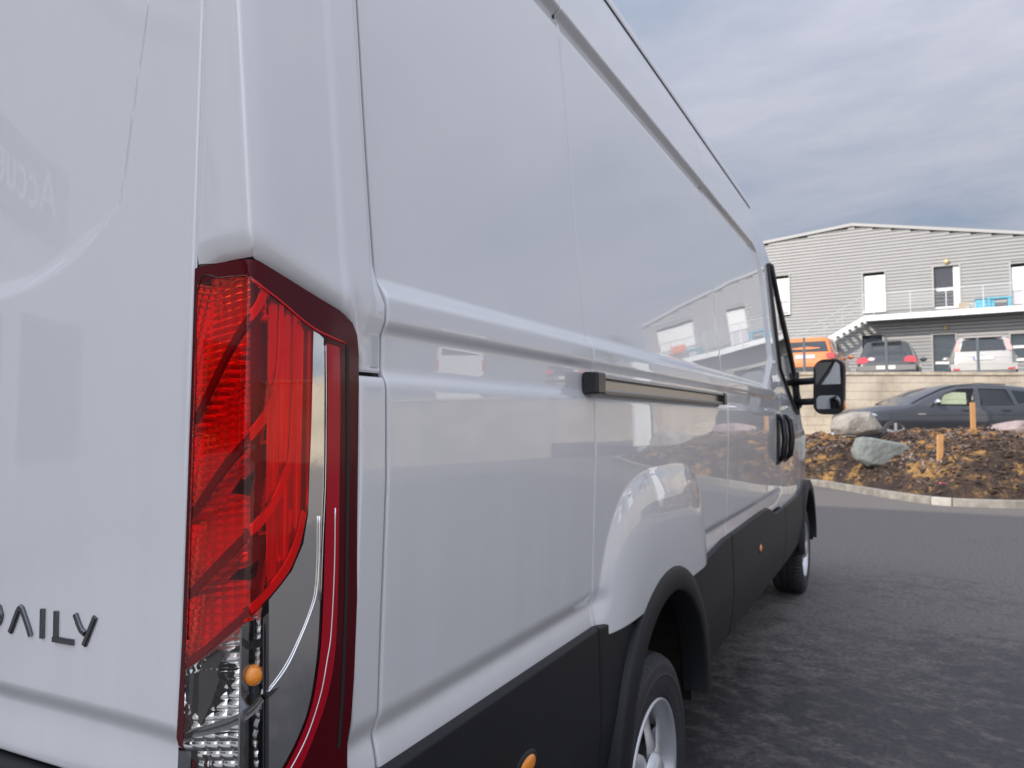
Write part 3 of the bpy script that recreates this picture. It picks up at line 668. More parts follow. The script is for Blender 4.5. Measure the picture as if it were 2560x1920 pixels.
# bright trim wires
def wire(name, pix, d, r, m=CHROME):
    mb = MB(); mb.tube([lens_pt(*pq(u, v, d), off=-d) for (u, v) in spline(pix, 6)], r, 8); return vmb(mb, name, m, lamp, smooth=True)
wire('trim_wire', [(838, 1270), (836, 1420), (828, 1580), (818, 1650), (802, 1735), (770, 1835), (730, 1916), (690, 1980)], -.0006, .0011)
wire('trim_wire', [(799, 1290), (798, 1400), (792, 1480), (778, 1530), (750, 1600), (715, 1672), (660, 1745)], .0004, .0013)
wire('trim_wire', [(815, 862), (816, 1000), (814, 1200), (808, 1340), (802, 1500)], .0005, .0006)
wire('trim_wire', [(463, 1676), (520, 1634), (577, 1586), (622, 1547)], .003, .0012)

wire('lens_edge', [(628, 697), (698, 750), (782, 819), (862, 858)], -.0004, .0013, mat('red_edge_highlight', (.75, .015, .02), .15, spec=.5))  # red highlight of the lens's inner top edge, built as a bright coloured wire
wire('lens_edge', [(620, 689), (556, 695), (497, 711), (489, 960), (478, 1300), (469, 1600)], -.0002, .0008, mat('dark_red_edge', (.03, .001, .002), .2))
# inner reflectors
REFL = mat('lamp_reflector', (.94, .94, .94), .06, metal=1.0)
def pillow_field(name, q0, q1, z0, z1, fn, m=REFL, step=.001, keep=None):
    qs = np.arange(q0, q1 + 1e-6, step); zs_ = np.arange(z0, z1 + 1e-6, step); Q, Z = np.meshgrid(qs, zs_, indexing='ij'); Dp = fn(Q, Z); n, k = Q.shape
    V = np.stack([-.020 + Q, -.002 + Dp, Z], -1).reshape(-1, 3); F = grid_faces(n, k)
    if keep is not None: F = F[keep(Q[:-1, :-1].ravel(), Z[:-1, :-1].ravel())]
    return vpart(name, V, F, m, lamp, True)
def line_w(p, q_, z_):   # signed distance above the straight bar line given by two pixels
    a = np.array(pq(*p[0])); b = np.array(pq(*p[1])); t = (b - a) / np.linalg.norm(b - a); return (z_ - a[1]) * t[0] - (q_ - a[0]) * t[1]
BARS = [[(489, 1052), (600, 820)], [(479, 1290), (610, 1107)], [(474, 1479), (605, 1343)], [(463, 1676), (622, 1549)]]
def red_depth(Q, Z):
    d1, d2, d3, d4 = [line_w(b, Q, Z) for b in BARS]
    w = np.where(d1 > 0, d1, np.where(d2 > 0, d2, np.where(d3 > 0, d3, d4)))     # height above the lower bar of each chamber
    bowl = np.maximum(.029 + .20 * Q + .20 * np.clip(w, 0, .11), .004)
    cu, cv = .0190, .0098; a = (Q * .97 + Z * .20) / cu; b = (Z - Q * .16) / cv; fa = a - np.floor(a) - .5; fb = b - np.floor(b) - .5
    return bowl - .0011 * (1 - 4 * fa * fa) - .0014 * (1 - 4 * fb * fb)
pillow_field('red_reflector', -.115, -.0005, 1.10, 1.572, red_depth, mat('lamp_red_reflector', (.96, .96, .96), .10, metal=.72), keep=lambda q, z: q > x_edge(z) + .0245)
def clear_depth(Q, Z):
    cu, cv = .0185, .0118; a = (Q + .22 * (Z - 1.0)) / cu; b = (Z - Q * .14) / cv; fa = a - np.floor(a) - .5; fb = b - np.floor(b) - .5
    bowl = np.maximum(.030 + .20 * Q + .22 * np.clip(Z - 1.035, -.02, .12) + .10 * np.clip(1.03 - Z, 0, .2), .004)
    return bowl - .0013 * (1 - 4 * fa * fa) - .0018 * (1 - 4 * fb * fb)
pillow_field('clear_reflector', -.118, -.0005, .895, 1.17, clear_depth, keep=lambda q, z: (line_w(BARS[3], q, z) < .004) & (q > np.where(z < .992, -.084, x_edge(z) + .0245)))
# reflector cheek on the left of each chamber
mb = MB(); mb.add([(-.133, .002, .89), (-.118, .002, 1.56), (-.113, .055, 1.56), (-.128, .055, .89)], [(0, 1, 2, 3)]); vmb(mb, 'reflector_cheek', REFL, lamp)
# chamber bars: cross the rear face and sweep up along the side; reflections painted in as dark and bright colours
BAR_M = mat('lamp_bar_bright_reflection', (.80, .30, .24), .18, metal=.6)
BAR_R = mat('lamp_bar_gloss', (.62, .5, .5), .16, metal=.9)
BAR_D = mat('lamp_bar_dark_reflection', (.13, .035, .03), .22)
def strip(lo, up, d0, m, leg):
    """strip between two pixel polylines, just behind the lens, with a return leg inwards"""
    a = [pq(u, v, d0) for (u, v) in spline(lo, 6)]; b = [pq(u, v, d0) for (u, v) in spline(up, 6)]; n = min(len(a), len(b)); V = []; F = []
    for i in range(n): V += [lens_pt(a[i][0], a[i][1], -d0 - leg), lens_pt(a[i][0], a[i][1], -d0), lens_pt(b[i][0], b[i][1], -d0 - .001), lens_pt(b[i][0], b[i][1], -d0 - leg)]
    for i in range(n - 1):
        for j in range(3): F.append((i * 4 + j, i * 4 + j + 1, (i + 1) * 4 + j + 1, (i + 1) * 4 + j))
    return vpart('chamber_bar', V, F, m, lamp, False)
for lo, up, slo, sup in (
    ([(487, 1060), (528, 978), (568, 896), (600, 842), (622, 812)], [(487, 1032), (526, 948), (566, 868), (598, 812), (620, 784)], [(627, 804), (645, 786), (660, 760), (676, 722)], [(627, 778), (640, 762), (650, 742), (660, 712)]),
    ([(477, 1298), (520, 1238), (566, 1175), (600, 1135), (622, 1110)], [(478, 1272), (517, 1212), (560, 1150), (596, 1108), (618, 1084)], [(627, 1104), (650, 1078), (676, 1040), (695, 985), (705, 918), (710, 765)], [(627, 1076), (646, 1052), (668, 1018), (686, 972), (698, 915), (704, 760)]),
    ([(472, 1500), (520, 1450), (566, 1404), (600, 1368), (622, 1346)], [(472, 1474), (518, 1424), (562, 1378), (596, 1344), (618, 1322)], [(627, 1341), (655, 1316), (688, 1272), (716, 1206), (736, 1110), (743, 790)], [(627, 1316), (650, 1292), (680, 1254), (708, 1192), (730, 1105), (737, 786)]),
    ([(464, 1672), (520, 1628), (572, 1584), (600, 1560), (622, 1541)], [(466, 1648), (520, 1606), (570, 1562), (598, 1538), (618, 1520)], [(627, 1537), (660, 1506), (698, 1462), (727, 1420), (752, 1356), (767, 1284)], [(627, 1515), (656, 1488), (690, 1446), (718, 1404), (743, 1346), (760, 1276)])):
    strip(lo, up, .0016, BAR_D, .005); strip(slo, sup, .0018, BAR_M, .004)
# fluted bright panel behind the red side lens, dark frame beside the corner
lens_zone('side_reflector', [(668, 735), (783, 822), (782, 1100), (768, 1284), (748, 1370), (700, 1462), (668, 1500)], mat('lamp_side_reflector', (.88, .88, .88), .16, metal=.65), depth=.009, fn=lambda q, z: .0014 * math.sin(q * 2 * math.pi / .019) + .0008 * math.sin(q * 2 * math.pi / .0085 + 1), step=.003)
lens_zone('corner_frame', [(625.5, 700), (668, 735), (668, 1500), (626, 1545)], mat('lamp_black_frame', (.16, .05, .05), .3), depth=.016)
# polished panel behind the clear side lens
lens_zone('side_mirror_panel', [(672, 1500), (700, 1467), (730, 1427), (758, 1359), (770, 1284), (773, 1197), (784, 823), (816, 850), (818, 1000), (812, 1340), (804, 1578), (778, 1777), (730, 1896), (672, 1992)],
          mat('lamp_polished_panel', (.88, .875, .86), .07, metal=1.0, bump=(25, .015, .01)), depth=.002, fn=lambda q, z: .0003 * math.sin(q * 90) - .0)
# smoked cheek and divider in the clear chamber
def rear_poly(name, pix, d, m):
    P = [onY(u, v, -.002 + d) for (u, v) in pix]; return vpart(name, [tuple(p) for p in P], [tuple(range(len(P)))], m, lamp, False, (0, -1, 0))
SMOKE = mat('smoked_cheek', (.05, .045, .042), .08, metal=.6)
rear_poly('smoked_cheek', [(464, 1690), (505, 1676), (540, 1672), (548, 1700), (528, 1760), (500, 1818), (470, 1848), (464, 1830)], .010, SMOKE)
rear_poly('smoked_cheek', [(505, 1650), (545, 1622), (560, 1640), (545, 1668), (505, 1676)], .012, SMOKE)
def arcbar(lo, up, d):
    a = [onY(u, v, -.002 + d) for (u, v) in spline(lo, 5)]; b = [onY(u, v, -.002 + d) for (u, v) in spline(up, 5)]; V = []; F = []
    for p, q in zip(a, b): V += [tuple(p), tuple(q), (q[0], q[1] + .03, q[2])]
    for i in range(len(a) - 1): F += [(3 * i, 3 * i + 1, 3 * i + 4, 3 * i + 3), (3 * i + 1, 3 * i + 2, 3 * i + 5, 3 * i + 4)]
    return vpart('divider_arc', V, F, DARKCHROME, lamp, True)
arcbar([(470, 1845), (520, 1838), (580, 1818), (630, 1790), (660, 1752)], [(462, 1826), (515, 1815), (570, 1796), (618, 1770), (650, 1738)], .006)
# bulbs and their openings
def hole(pix, d): rear_poly('bulb_opening', pix, d, mat('bulb_void', (.004, .003, .003), .6))
hole([(577, 1233), (603, 1195), (612, 1199), (640, 1172), (624, 1240), (590, 1234)], .0145); hole([(570, 1449), (596, 1424), (622, 1416), (648, 1400), (640, 1440), (626, 1450)], .0145); hole([(568, 1632), (605, 1608), (656, 1596), (656, 1616), (610, 1628)], .013)
def bulb(u, v, d, r, m):
    p = onY(u, v, -.002 + d); mb = MB(); mb.ico((p[0], p[1], p[2]), 1, 3, 0, (r, r, r * 1.15)); vmb(mb, 'bulb', m, lamp, smooth=True)
    mb = MB(); mb.tube([(p[0], p[1] + .004, p[2]), (p[0], p[1] + .03, p[2])], r * .7, 10); vmb(mb, 'bulb_socket', DARKCHROME, lamp, smooth=True)
bulb(634, 1688, .020, .0108, AMBER)
bulb(618, 1395, .03, .010, mat('bulb_glass', (.8, .8, .8), .05, metal=.6)); bulb(600, 1160, .03, .010, MATS['bulb_glass'])
lens_zone('corner_frame', [(657, 1545), (672.5, 1530), (672.5, 2005), (657, 2005)], DARKCHROME, depth=.0015)
wire('frame_edge', [(664, 1560), (664, 1700), (664, 2000)], .0006, .0009, BLACK)
# black post between rear reflectors and side panel
mb = MB(); mb.box((-.0275, .001, .90), (-.0245, .045, 1.155)); vmb(mb, 'reflector_post', DARKCHROME, lamp)
# ------------------------------------------------------------------ ground
ASPH = mat('asphalt', (.05, .05, .052), .86)
nt, b = nodes_of(ASPH)
def N(t, **k):
    n = nt.nodes.new(t)
    for a, v in k.items():
        if a.startswith('i_'): n.inputs[a[2:].replace('_', ' ')].default_value = v
        else: setattr(n, a, v)
    return n
tc = N('ShaderNodeTexCoord'); L_ = nt.links.new
mp = N('ShaderNodeMapping'); mp.inputs['Rotation'].default_value = (0, 0, math.radians(18)); mp.inputs['Scale'].default_value = (.75, 1.0, 1); L_(tc.outputs['Object'], mp.inputs[0])
big = N('ShaderNodeTexNoise', i_Scale=.42, i_Detail=3.0, i_Roughness=.5); L_(mp.outputs[0], big.inputs['Vector'])
med = N('ShaderNodeTexNoise', i_Scale=8.5, i_Detail=9.0, i_Roughness=.74, i_Distortion=.2); L_(mp.outputs[0], med.inputs['Vector'])
fine = N('ShaderNodeTexNoise', i_Scale=34.0, i_Detail=9.0, i_Roughness=.75); L_(tc.outputs['Object'], fine.inputs['Vector'])
# rain-damp area by the van, broken up where it dries
sepx = N('ShaderNodeSeparateXYZ'); L_(tc.outputs['Object'], sepx.inputs[0])
gy = N('ShaderNodeMapRange', i_From_Min=2.0, i_From_Max=8.0, i_To_Min=.18, i_To_Max=-.045); L_(sepx.outputs[1], gy.inputs[0])
a1 = N('ShaderNodeMath', operation='MULTIPLY_ADD'); L_(big.outputs[0], a1.inputs[0]); a1.inputs[1].default_value = .55; L_(gy.outputs[0], a1.inputs[2])
gx = N('ShaderNodeMapRange', i_From_Min=1.7, i_From_Max=3.2, i_To_Min=0.0, i_To_Max=-.22); L_(sepx.outputs[0], gx.inputs[0]); a1b = N('ShaderNodeMath', operation='ADD'); L_(a1.outputs[0], a1b.inputs[0]); L_(gx.outputs[0], a1b.inputs[1]); a1 = a1b
a2 = N('ShaderNodeMath', operation='MULTIPLY_ADD'); L_(med.outputs[0], a2.inputs[0]); a2.inputs[1].default_value = .62; L_(a1.outputs[0], a2.inputs[2])
wet = N('ShaderNodeMapRange', i_From_Min=.60, i_From_Max=.73); L_(a2.outputs[0], wet.inputs[0])
dry = N('ShaderNodeMapRange', i_From_Min=.3, i_From_Max=.7, i_To_Min=.45, i_To_Max=1.6); L_(fine.outputs[0], dry.inputs[0])
cd = N('ShaderNodeMix', data_type='RGBA'); cd.inputs[6].default_value = (.134, .121, .111, 1); cd.inputs[7].default_value = (.034, .033, .036, 1); L_(wet.outputs[0], cd.inputs[0])
cs = N('ShaderNodeVectorMath', operation='SCALE'); L_(cd.outputs[2], cs.inputs[0]); L_(dry.outputs[0], cs.inputs['Scale']); L_(cs.outputs[0], b.inputs['Base Color'])
rr = N('ShaderNodeMapRange', i_To_Min=.88, i_To_Max=.55); L_(wet.outputs[0], rr.inputs[0]); L_(rr.outputs[0], b.inputs['Roughness'])
bp = N('ShaderNodeBump', i_Strength=.55, i_Distance=.006); L_(fine.outputs[0], bp.inputs['Height']); L_(bp.outputs[0], b.inputs['Normal'])
FORE = mat('pale_concrete_paving', (.46, .44, .40), .9, noise=(1.2, .12)); g = MB(); g.add([(-30, -45, .005), (40, -45, .005), (40, -1.4, .005), (-30, -1.4, .005)], [(0, 1, 2, 3)]); tag(g.build('forecourt_paving', FORE), kind='structure')
g = MB(); g.add([(-700, -700, 0), (700, -700, 0), (700, 700, 0), (-700, 700, 0)], [(0, 1, 2, 3)]); tag(g.build('asphalt_ground', ASPH), kind='structure')

# ------------------------------------------------------------------ planted island: kerb, soil mound, rocks, stakes
KERB = [(2.6, 20.5), (4.2, 18.4), (5.7, 16.8), (6.55, 15.6), (6.84, 13.2), (7.02, 12.25), (7.30, 11.85), (8.2, 11.6), (9.6, 11.75), (11.2, 12.3), (12.8, 13.4), (14.0, 15.2)]
kp = np.array(spline(KERB, 14)); seg = np.hypot(*np.diff(kp, axis=0).T); cum = np.concatenate([[0], np.cumsum(seg)])
def kerb_at(l): return np.array([np.interp(l, cum, kp[:, 0]), np.interp(l, cum, kp[:, 1])])
CONC = mat('kerb_concrete', (.25, .23, .20), .9, noise=(5, .45), bump=(60, .4, .004)); CONC2 = mat('pale_kerb_concrete', (.42, .39, .35), .9, noise=(9, .2), bump=(60, .4, .004))
kerb = empty('kerb', tuple(B(7.2, 11.9))); tag(kerb, 'low concrete kerb curving round the soil mound', 'kerb')
ko = B(7.2, 11.9); cuts = [0.0]; lc = float(cum[np.argmin(np.hypot(kp[:, 0] - 7.08, kp[:, 1] - 12.1))])
cuts = [lc - .98 * k for k in range(11, 0, -1) if lc - .98 * k > 0] + [lc, lc + .24] + [lc + .24 + .98 * k for k in range(1, 9)]
for i in range(len(cuts) - 1):
    l0, l1 = cuts[i] + .006, cuts[i + 1] - .006; V = []; F = []; n = 6
    if l1 > cum[-1]: break
    for k in range(n + 1):
        l = l0 + (l1 - l0) * k / n; p = kerb_at(l); t = kerb_at(l + .03) - kerb_at(l - .03); t /= np.linalg.norm(t); nrm = np.array([-t[1], t[0]])     # towards the road
        if k == 0: sgn = 1
        for (o_, z) in ((-.0, -.1), (.0, .105), (-.015, .125), (-.14, .125), (-.15, .115), (-.15, -.1)):
            q = p - nrm * o_ * -1; V.append(B(q[0], q[1], z) - ko)
    for k in range(n):
        for j in range(5): F.append((k * 6 + j, k * 6 + j + 1, (k + 1) * 6 + j + 1, (k + 1) * 6 + j))
    F += [tuple(range(6)), tuple(n * 6 + j for j in range(6))]
    mesh_obj('kerb_stone', V, F, CONC2 if abs(cuts[i] - lc) < .01 else CONC, kerb)
NORM_IN = None
def kerb_dist(s, D):
    P = np.stack([s, D], -1)[..., None, :]; d = np.min(np.hypot(P[..., 0] - kp[:, 0], P[..., 1] - kp[:, 1]), -1)
    ins = inside_many(np.vstack([kp, [[14.5, 23], [2.6, 23]]]), np.stack([s.ravel(), D.ravel()], -1)).reshape(s.shape); return np.where(ins, d, -d)
def vnoise(x, y, seed=0):
    def h(i, j): v = np.sin(i * 127.1 + j * 311.7 + seed * 17.3) * 43758.5453; return v - np.floor(v)
    i, j = np.floor(x), np.floor(y); fx, fy = smooth01(x - i), smooth01(y - j)
    return (h(i, j) * (1 - fx) + h(i + 1, j) * fx) * (1 - fy) + (h(i, j + 1) * (1 - fx) + h(i + 1, j + 1) * fx) * fy
def mound_h(s, D, rough=True):
    d = kerb_dist(s, D); z = .10 + 1.13 * (1 - np.exp(-np.maximum(d - .12, 0) / 1.05))
    back = smooth01((D - np.where(s < 7.9, 17.9, 15.85)) / .5); z = z * (1 - back) + .74 * back
    z = z + (.10 * (vnoise(s * 1.1, D * 1.1, 3) - .5) + .0) * np.clip(d, 0, 1)
    z = z + .24 * np.exp(-((s - 8.15) / .75) ** 2 - ((D - 15.1) / .8) ** 2)
    if rough: z = z + .075 * (vnoise(s * 4.2, D * 4.2) - .5) * np.clip(d * 3, 0, 1) + .05 * (vnoise(s * 11, D * 11, 1) - .5) * np.clip(d * 4, 0, 1) + .028 * (vnoise(s * 27, D * 27, 2) - .5)
    return np.where(d > .08, z, .02)
S, Dd = np.meshgrid(np.arange(4.2, 14.2, .045), np.arange(11.55, 18.8, .045), indexing='ij'); Zm = mound_h(S, Dd)
Pm = CAM[None, None, :] + S[..., None] * RT + Dd[..., None] * FH; Pm[..., 2] = Zm
SOIL = mat('soil', (.05, .03, .02), .95, bump=(26, .9, .05))
ramp_color(SOIL, 1.7, [(.34, (.016, .010, .009)), (.47, (.034, .021, .016)), (.535, (.075, .045, .026)), (.575, (.27, .145, .045)), (.70, (.40, .24, .09))], detail=10, rough=.72, distortion=.15)
okm = kerb_dist(S, Dd) > .06; Fm = grid_faces(*S.shape); Fm = Fm[okm[:-1, :-1].ravel() & okm[1:, 1:].ravel()]
tag(mesh_obj('soil_mound', Pm.reshape(-1, 3), Fm, SOIL, smooth=True), kind='structure')
# clods and bark chips lying on it
OCH = mat('ochre_clod', (.24, .13, .05), .95, noise=(5, .4), bump=(40, .6, .02)); DKC = mat('dark_clod', (.035, .022, .017), .95, noise=(5, .4)); CHIP = mat('bark_chip', (.10, .062, .045), .8, noise=(30, .5)); PALE = mat('pale_chip', (.26, .21, .19), .8, noise=(30, .4))
def scatter(name, label, n, m, rmin, rmax, sub, chip=False, ochre_bias=0.0):
    mb = MB(); k = 0
    s = RNG.uniform(5.2, 12.5, n * 4); D = RNG.uniform(11.7, 17.8, n * 4); z = mound_h(s, D); d = kerb_dist(s, D); w = vnoise(s * .9, D * .9, 9)
    for i in range(len(s)):
        if k >= n: break
        if d[i] < .2 or (ochre_bias and w[i] < RNG.uniform(.2, ochre_bias)): continue
        r = rmin + (rmax - rmin) * RNG.uniform(0, 1) ** 2.5; p = B(s[i], D[i], z[i] + r * .15)
        if chip:
            a, t = RNG.uniform(0, 6.28), RNG.uniform(-.5, .9); ax = np.array([math.cos(a) * math.cos(t), math.sin(a) * math.cos(t), math.sin(t)]); ay = np.cross((0, 0, 1), ax); ay /= np.linalg.norm(ay); az = np.cross(ax, ay)
            mb.obox(p, ax, ay, az, r, r * .28, r * .10)
        else: mb.ico(p, r, sub, .30, (RNG.uniform(.7, 1.4), RNG.uniform(.7, 1.3), RNG.uniform(.4, .8)))
        k += 1
    return tag(mb.build(name, m), label, kind='stuff')
scatter('ochre_clods', 'ochre clay clods strewn over the mound', 520, OCH, .012, .085, 2, ochre_bias=.75)
scatter('dark_clods', 'dark soil crumbs covering the mound', 1400, DKC, .02, .07, 1)
scatter('bark_chips', 'brown bark mulch chips over the mound', 4200, CHIP, .03, .085, 1, chip=True)
scatter('pale_chips', 'pale weathered bark chips over the mound', 2200, PALE, .02, .065, 1, chip=True, ochre_bias=.6)
GRASS = mat('weed_green', (.07, .10, .03), .8); mb = MB()
for i in range(420):
    c = [(8.45, 15.6), (8.75, 15.4), (7.9, 13.6), (6.95, 15.8), (9.1, 15.7), (7.0, 14.6)][i % 6]; s0, D0 = c[0] + RNG.normal(0, .18), c[1] + RNG.normal(0, .15); z = float(mound_h(np.array([s0]), np.array([D0]))[0])
    p = B(s0, D0, z); a = RNG.uniform(0, 6.28); h = RNG.uniform(.03, .09); w_ = .006; e = np.array([math.cos(a), math.sin(a), 0]); tip = p + e * h * .5 + np.array([0, 0, h]); sd = np.array([-e[1], e[0], 0]) * w_
    mb.add([p - sd, p + sd, tip], [(0, 1, 2)])
tag(mb.build('weeds', GRASS), 'sparse weeds sprouting on the mound', kind='stuff')

def rock(name, poly_pix, D, thick, m, label, seed, front=(-.14, .66)):
    """an angular boulder: hull of its outline, a broken front and a smaller back"""
    P = np.array([[sD(u, D), zD(v, D)] for u, v in poly_pix]); c = P.mean(0); rg = np.random.default_rng(seed); base_p = B(c[0], D, P[:, 1].min()); bm = bmesh.new()
    for (t, sc, n) in ((0.0, 1.0, 1), (front[0], front[1], 1), (.5, 1.0, 1), (1.0, .62, 1)):
        for p in P:
            q = c + (p - c) * sc * (1 if t in (0.0,) else rg.uniform(.86, 1.04)); bm.verts.new(Vector(B(q[0], D + t * thick + rg.uniform(-.06, .06) * thick * (t != 0), q[1]) - base_p))
    r = bmesh.ops.convex_hull(bm, input=bm.verts); bmesh.ops.delete(bm, geom=[v for v in bm.verts if not v.link_faces], context='VERTS')
    bmesh.ops.bevel(bm, geom=list(bm.edges), offset=.012, segments=1, affect='EDGES', profile=.5); bmesh.ops.triangulate(bm, faces=bm.faces); bmesh.ops.subdivide_edges(bm, edges=list(bm.edges), cuts=2, use_grid_fill=True)
    for v in bm.verts:
        x, y, z = v.co; k = vnoise(np.array([x * 7 + z * 3]), np.array([y * 7 + z * 5]), seed)[0] + .5 * vnoise(np.array([x * 17 - z * 9]), np.array([y * 17 + z * 11]), seed + 1)[0] - .75; v.co += v.normal * k * .026
    me = bpy.data.meshes.new(name); bm.to_mesh(me); bm.free(); me.materials.append(m); o = link(bpy.data.objects.new(name, me)); o.location = base_p; return tag(o, label, 'rock', 'rocks set on the soil mound')
RK1 = mat('pale_limestone', (.33, .30, .265), .9, noise=(3, .35), bump=(14, .7, .04)); RK2 = mat('grey_green_stone', (.20, .215, .205), .85, noise=(4, .3), bump=(12, .6, .03)); RK3 = mat('pinkish_stone', (.33, .265, .255), .9, noise=(4, .3), bump=(14, .6, .03))
rock('boulder', [(2093, 1072), (2098, 1052), (2106, 1041), (2128, 1036), (2150, 1029), (2176, 1030), (2190, 1046), (2206, 1070), (2200, 1082), (2150, 1090), (2105, 1088)], 15.4, .75, RK1, 'pale beige boulder at the mound edge beside the van mirror', 1)
rock('boulder', [(2142, 1150), (2140, 1128), (2150, 1094), (2160, 1091), (2210, 1100), (2260, 1108), (2280, 1122), (2252, 1150), (2215, 1166), (2165, 1166)], 14.3, .5, RK2, 'flat grey green slab of rock lying on the dark soil', 2, front=(-.10, .90))
rock('boulder', [(2500, 1075), (2512, 1060), (2535, 1052), (2580, 1050), (2625, 1056), (2640, 1078), (2600, 1092), (2520, 1090)], 15.0, .7, RK3, 'pinkish boulder on the mound at the right edge', 3)
rock('boulder', [(2760, 1130), (2770, 1090), (2800, 1072), (2850, 1076), (2880, 1105), (2870, 1140), (2780, 1146)], 13.6, .9, RK1, 'rounded grey boulder beyond the right edge of the view', 4)
WOOD = mat('raw_wood', (.52, .27, .10), .75); ramp_color(WOOD, 9, [(.3, (.44, .21, .07)), (.7, (.62, .35, .15))], vscale=(6, 6, .6))
def stake(u, v0, v1, D, w, label, tilt=0.0):
    b0 = B(sD(u, D), D, zD(v1, D) - .12); h = zD(v0, D) - b0[2]; mb = MB(); mb.add([(-w, -.02, 0), (w, -.02, 0), (w, .02, 0), (-w, .02, 0), (-w + tilt, -.02, h), (w + tilt, -.02, h), (w + tilt, .02, h), (-w + tilt, .02, h)], [(0, 3, 2, 1), (4, 5, 6, 7), (0, 1, 5, 4), (1, 2, 6, 5), (2, 3, 7, 6), (3, 0, 4, 7)])
    o = mb.build('wooden_stake', WOOD, bevel=.003); o.location = b0; o.rotation_euler = (0, 0, YAW); tag(o, label, 'stake', 'wooden stakes on the mound')
stake(2431, 1006, 1082, 14.6, .046, 'taller wooden stake on the mound in front of the dark estate car'); stake(2344, 1086, 1160, 13.1, .050, 'nearer wooden stake on the dark soil beside the grey slab', .03)
PLASTIC = mat('pink_plastic_scrap', (.75, .16, .20), .5); mb = MB()
def scrap(u, v, D, w, h, m, label):
    p = B(sD(u, D), D, zD(v, D)); mb = MB(); mb.add([(-w, 0, 0), (-w * .3, .05, h * .5), (w * .4, .02, h * .2), (w, .06, h * .7), (w * .8, .12, 0), (-w * .6, .12, .01)], [(0, 1, 5), (1, 2, 4, 5), (2, 3, 4)]); o = mb.build('plastic_scrap', m); sm = o.modifiers.new('thickness', 'SOLIDIFY'); sm.thickness = .006
    o.location = p; o.rotation_euler = (0, 0, YAW); tag(o, label, 'litter', 'plastic scraps at the foot of the mound')
scrap(2356, 1208, 12.35, .075, .03, PLASTIC, 'small pink plastic scrap on dark soil below the nearer stake'); scrap(2545, 1232, 11.95, .11, .10, PLASTIC, 'larger crumpled pink plastic scrap near the kerb at the right edge')
scrap(2517, 1242, 11.85, .06, .035, mat('pale_blue_plastic', (.45, .55, .60), .5), 'pale blue plastic scrap beside the larger pink scrap')

# ------------------------------------------------------------------ upper road, retaining walls, yard
ROAD2 = mat('upper_road_asphalt', (.075, .072, .07), .9, noise=(3, .25)); PAVE = mat('pale_concrete_path', (.50, .42, .32), .9, noise=(2.5, .2), bump=(30, .3, .004))
def slab(name, pts, z0, m):
    V = [B(s, D, z) for (s, D, z) in pts] + [B(s, D, z0) for (s, D, z) in pts]; n = len(pts); F = [tuple(range(n)), tuple(range(n, 2 * n))[::-1]] + [(i, (i + 1) % n, n + (i + 1) % n, n + i) for i in range(n)]
    return tag(mesh_obj(name, V, F, m), kind='structure')
slab('upper_road', [(7.9, 15.95, .76), (26, 15.95, .76), (26, 19.0, .84), (-20, 19.0, .84), (-20, 18.3, .82), (7.9, 18.3, .82)], .0, ROAD2)
slab('footpath', [(-20, 18.7, 1.02), (26, 18.7, 1.02), (26, 19.98, 1.10), (-20, 19.98, 1.10)], .1, PAVE)
WALLB = mat('concrete_block', (.62, .50, .37), .92, bump=(18, .5, .02)); ramp_color(WALLB, 1.1, [(.3, (.34, .30, .25)), (.45, (.50, .435, .345)), (.62, (.61, .54, .44))], detail=8, coord='Generated')
# stains shared by all blocks: use the position in the wall, not in the block
nt, b = nodes_of(WALLB); rampn = [n for n in nt.nodes if n.type == 'VALTORGB'][0]; mpn = [n for n in nt.nodes if n.type == 'MAPPING'][0]; geo = nt.nodes.new('ShaderNodeNewGeometry'); nt.links.new(geo.outputs['Position'], mpn.inputs[0])
COPE = mat('coping_concrete', (.50, .43, .34), .9, noise=(6, .3), bump=(40, .4, .004)); MORTAR = mat('mortar', (.33, .285, .235), .95)
ZW = 2.645
wall = empty('retaining_wall', tuple(B(10, 20, 1.0)), rz=YAW); tag(wall, 'pale concrete block retaining wall with coping behind the dark estate car', 'wall')
mb = MB(); mb.box((-6.0, .025, -.2), (7.8, .22, ZW - 1.0)); mb.build('wall_core', MORTAR, wall)
bm_block = MB(); bm_block.box((.003, 0, .003), (.437, .05, .232)); first = None; nb = 0
for r in range(7):
    x = -6.0 - (.22 if r % 2 else 0)
    while x < 7.7 and nb < 296:
        x0 = x
        if first is None: first = bm_block.build('block', WALLB, wall); o = first; bv = o.modifiers.new('bevel', 'BEVEL'); bv.width = .006; bv.segments = 1
        else: o = first.copy(); COL.objects.link(o); o.parent = wall
        o.location = (x0, RNG.uniform(-.004, .004), .02 + r * .2345); x += .44; nb += 1
fc = None; x = -6.0
while x < 7.7:
    if fc is None: mb = MB(); mb.box((.004, -.04, 0), (.996, .25, .085)); fc = mb.build('coping_stone', COPE, wall, bevel=.01); o = fc
    else: o = fc.copy(); COL.objects.link(o); o.parent = wall
    o.location = (x, RNG.uniform(-.006, .006), ZW - 1.0 + RNG.uniform(-.004, .004)); x += 1.0
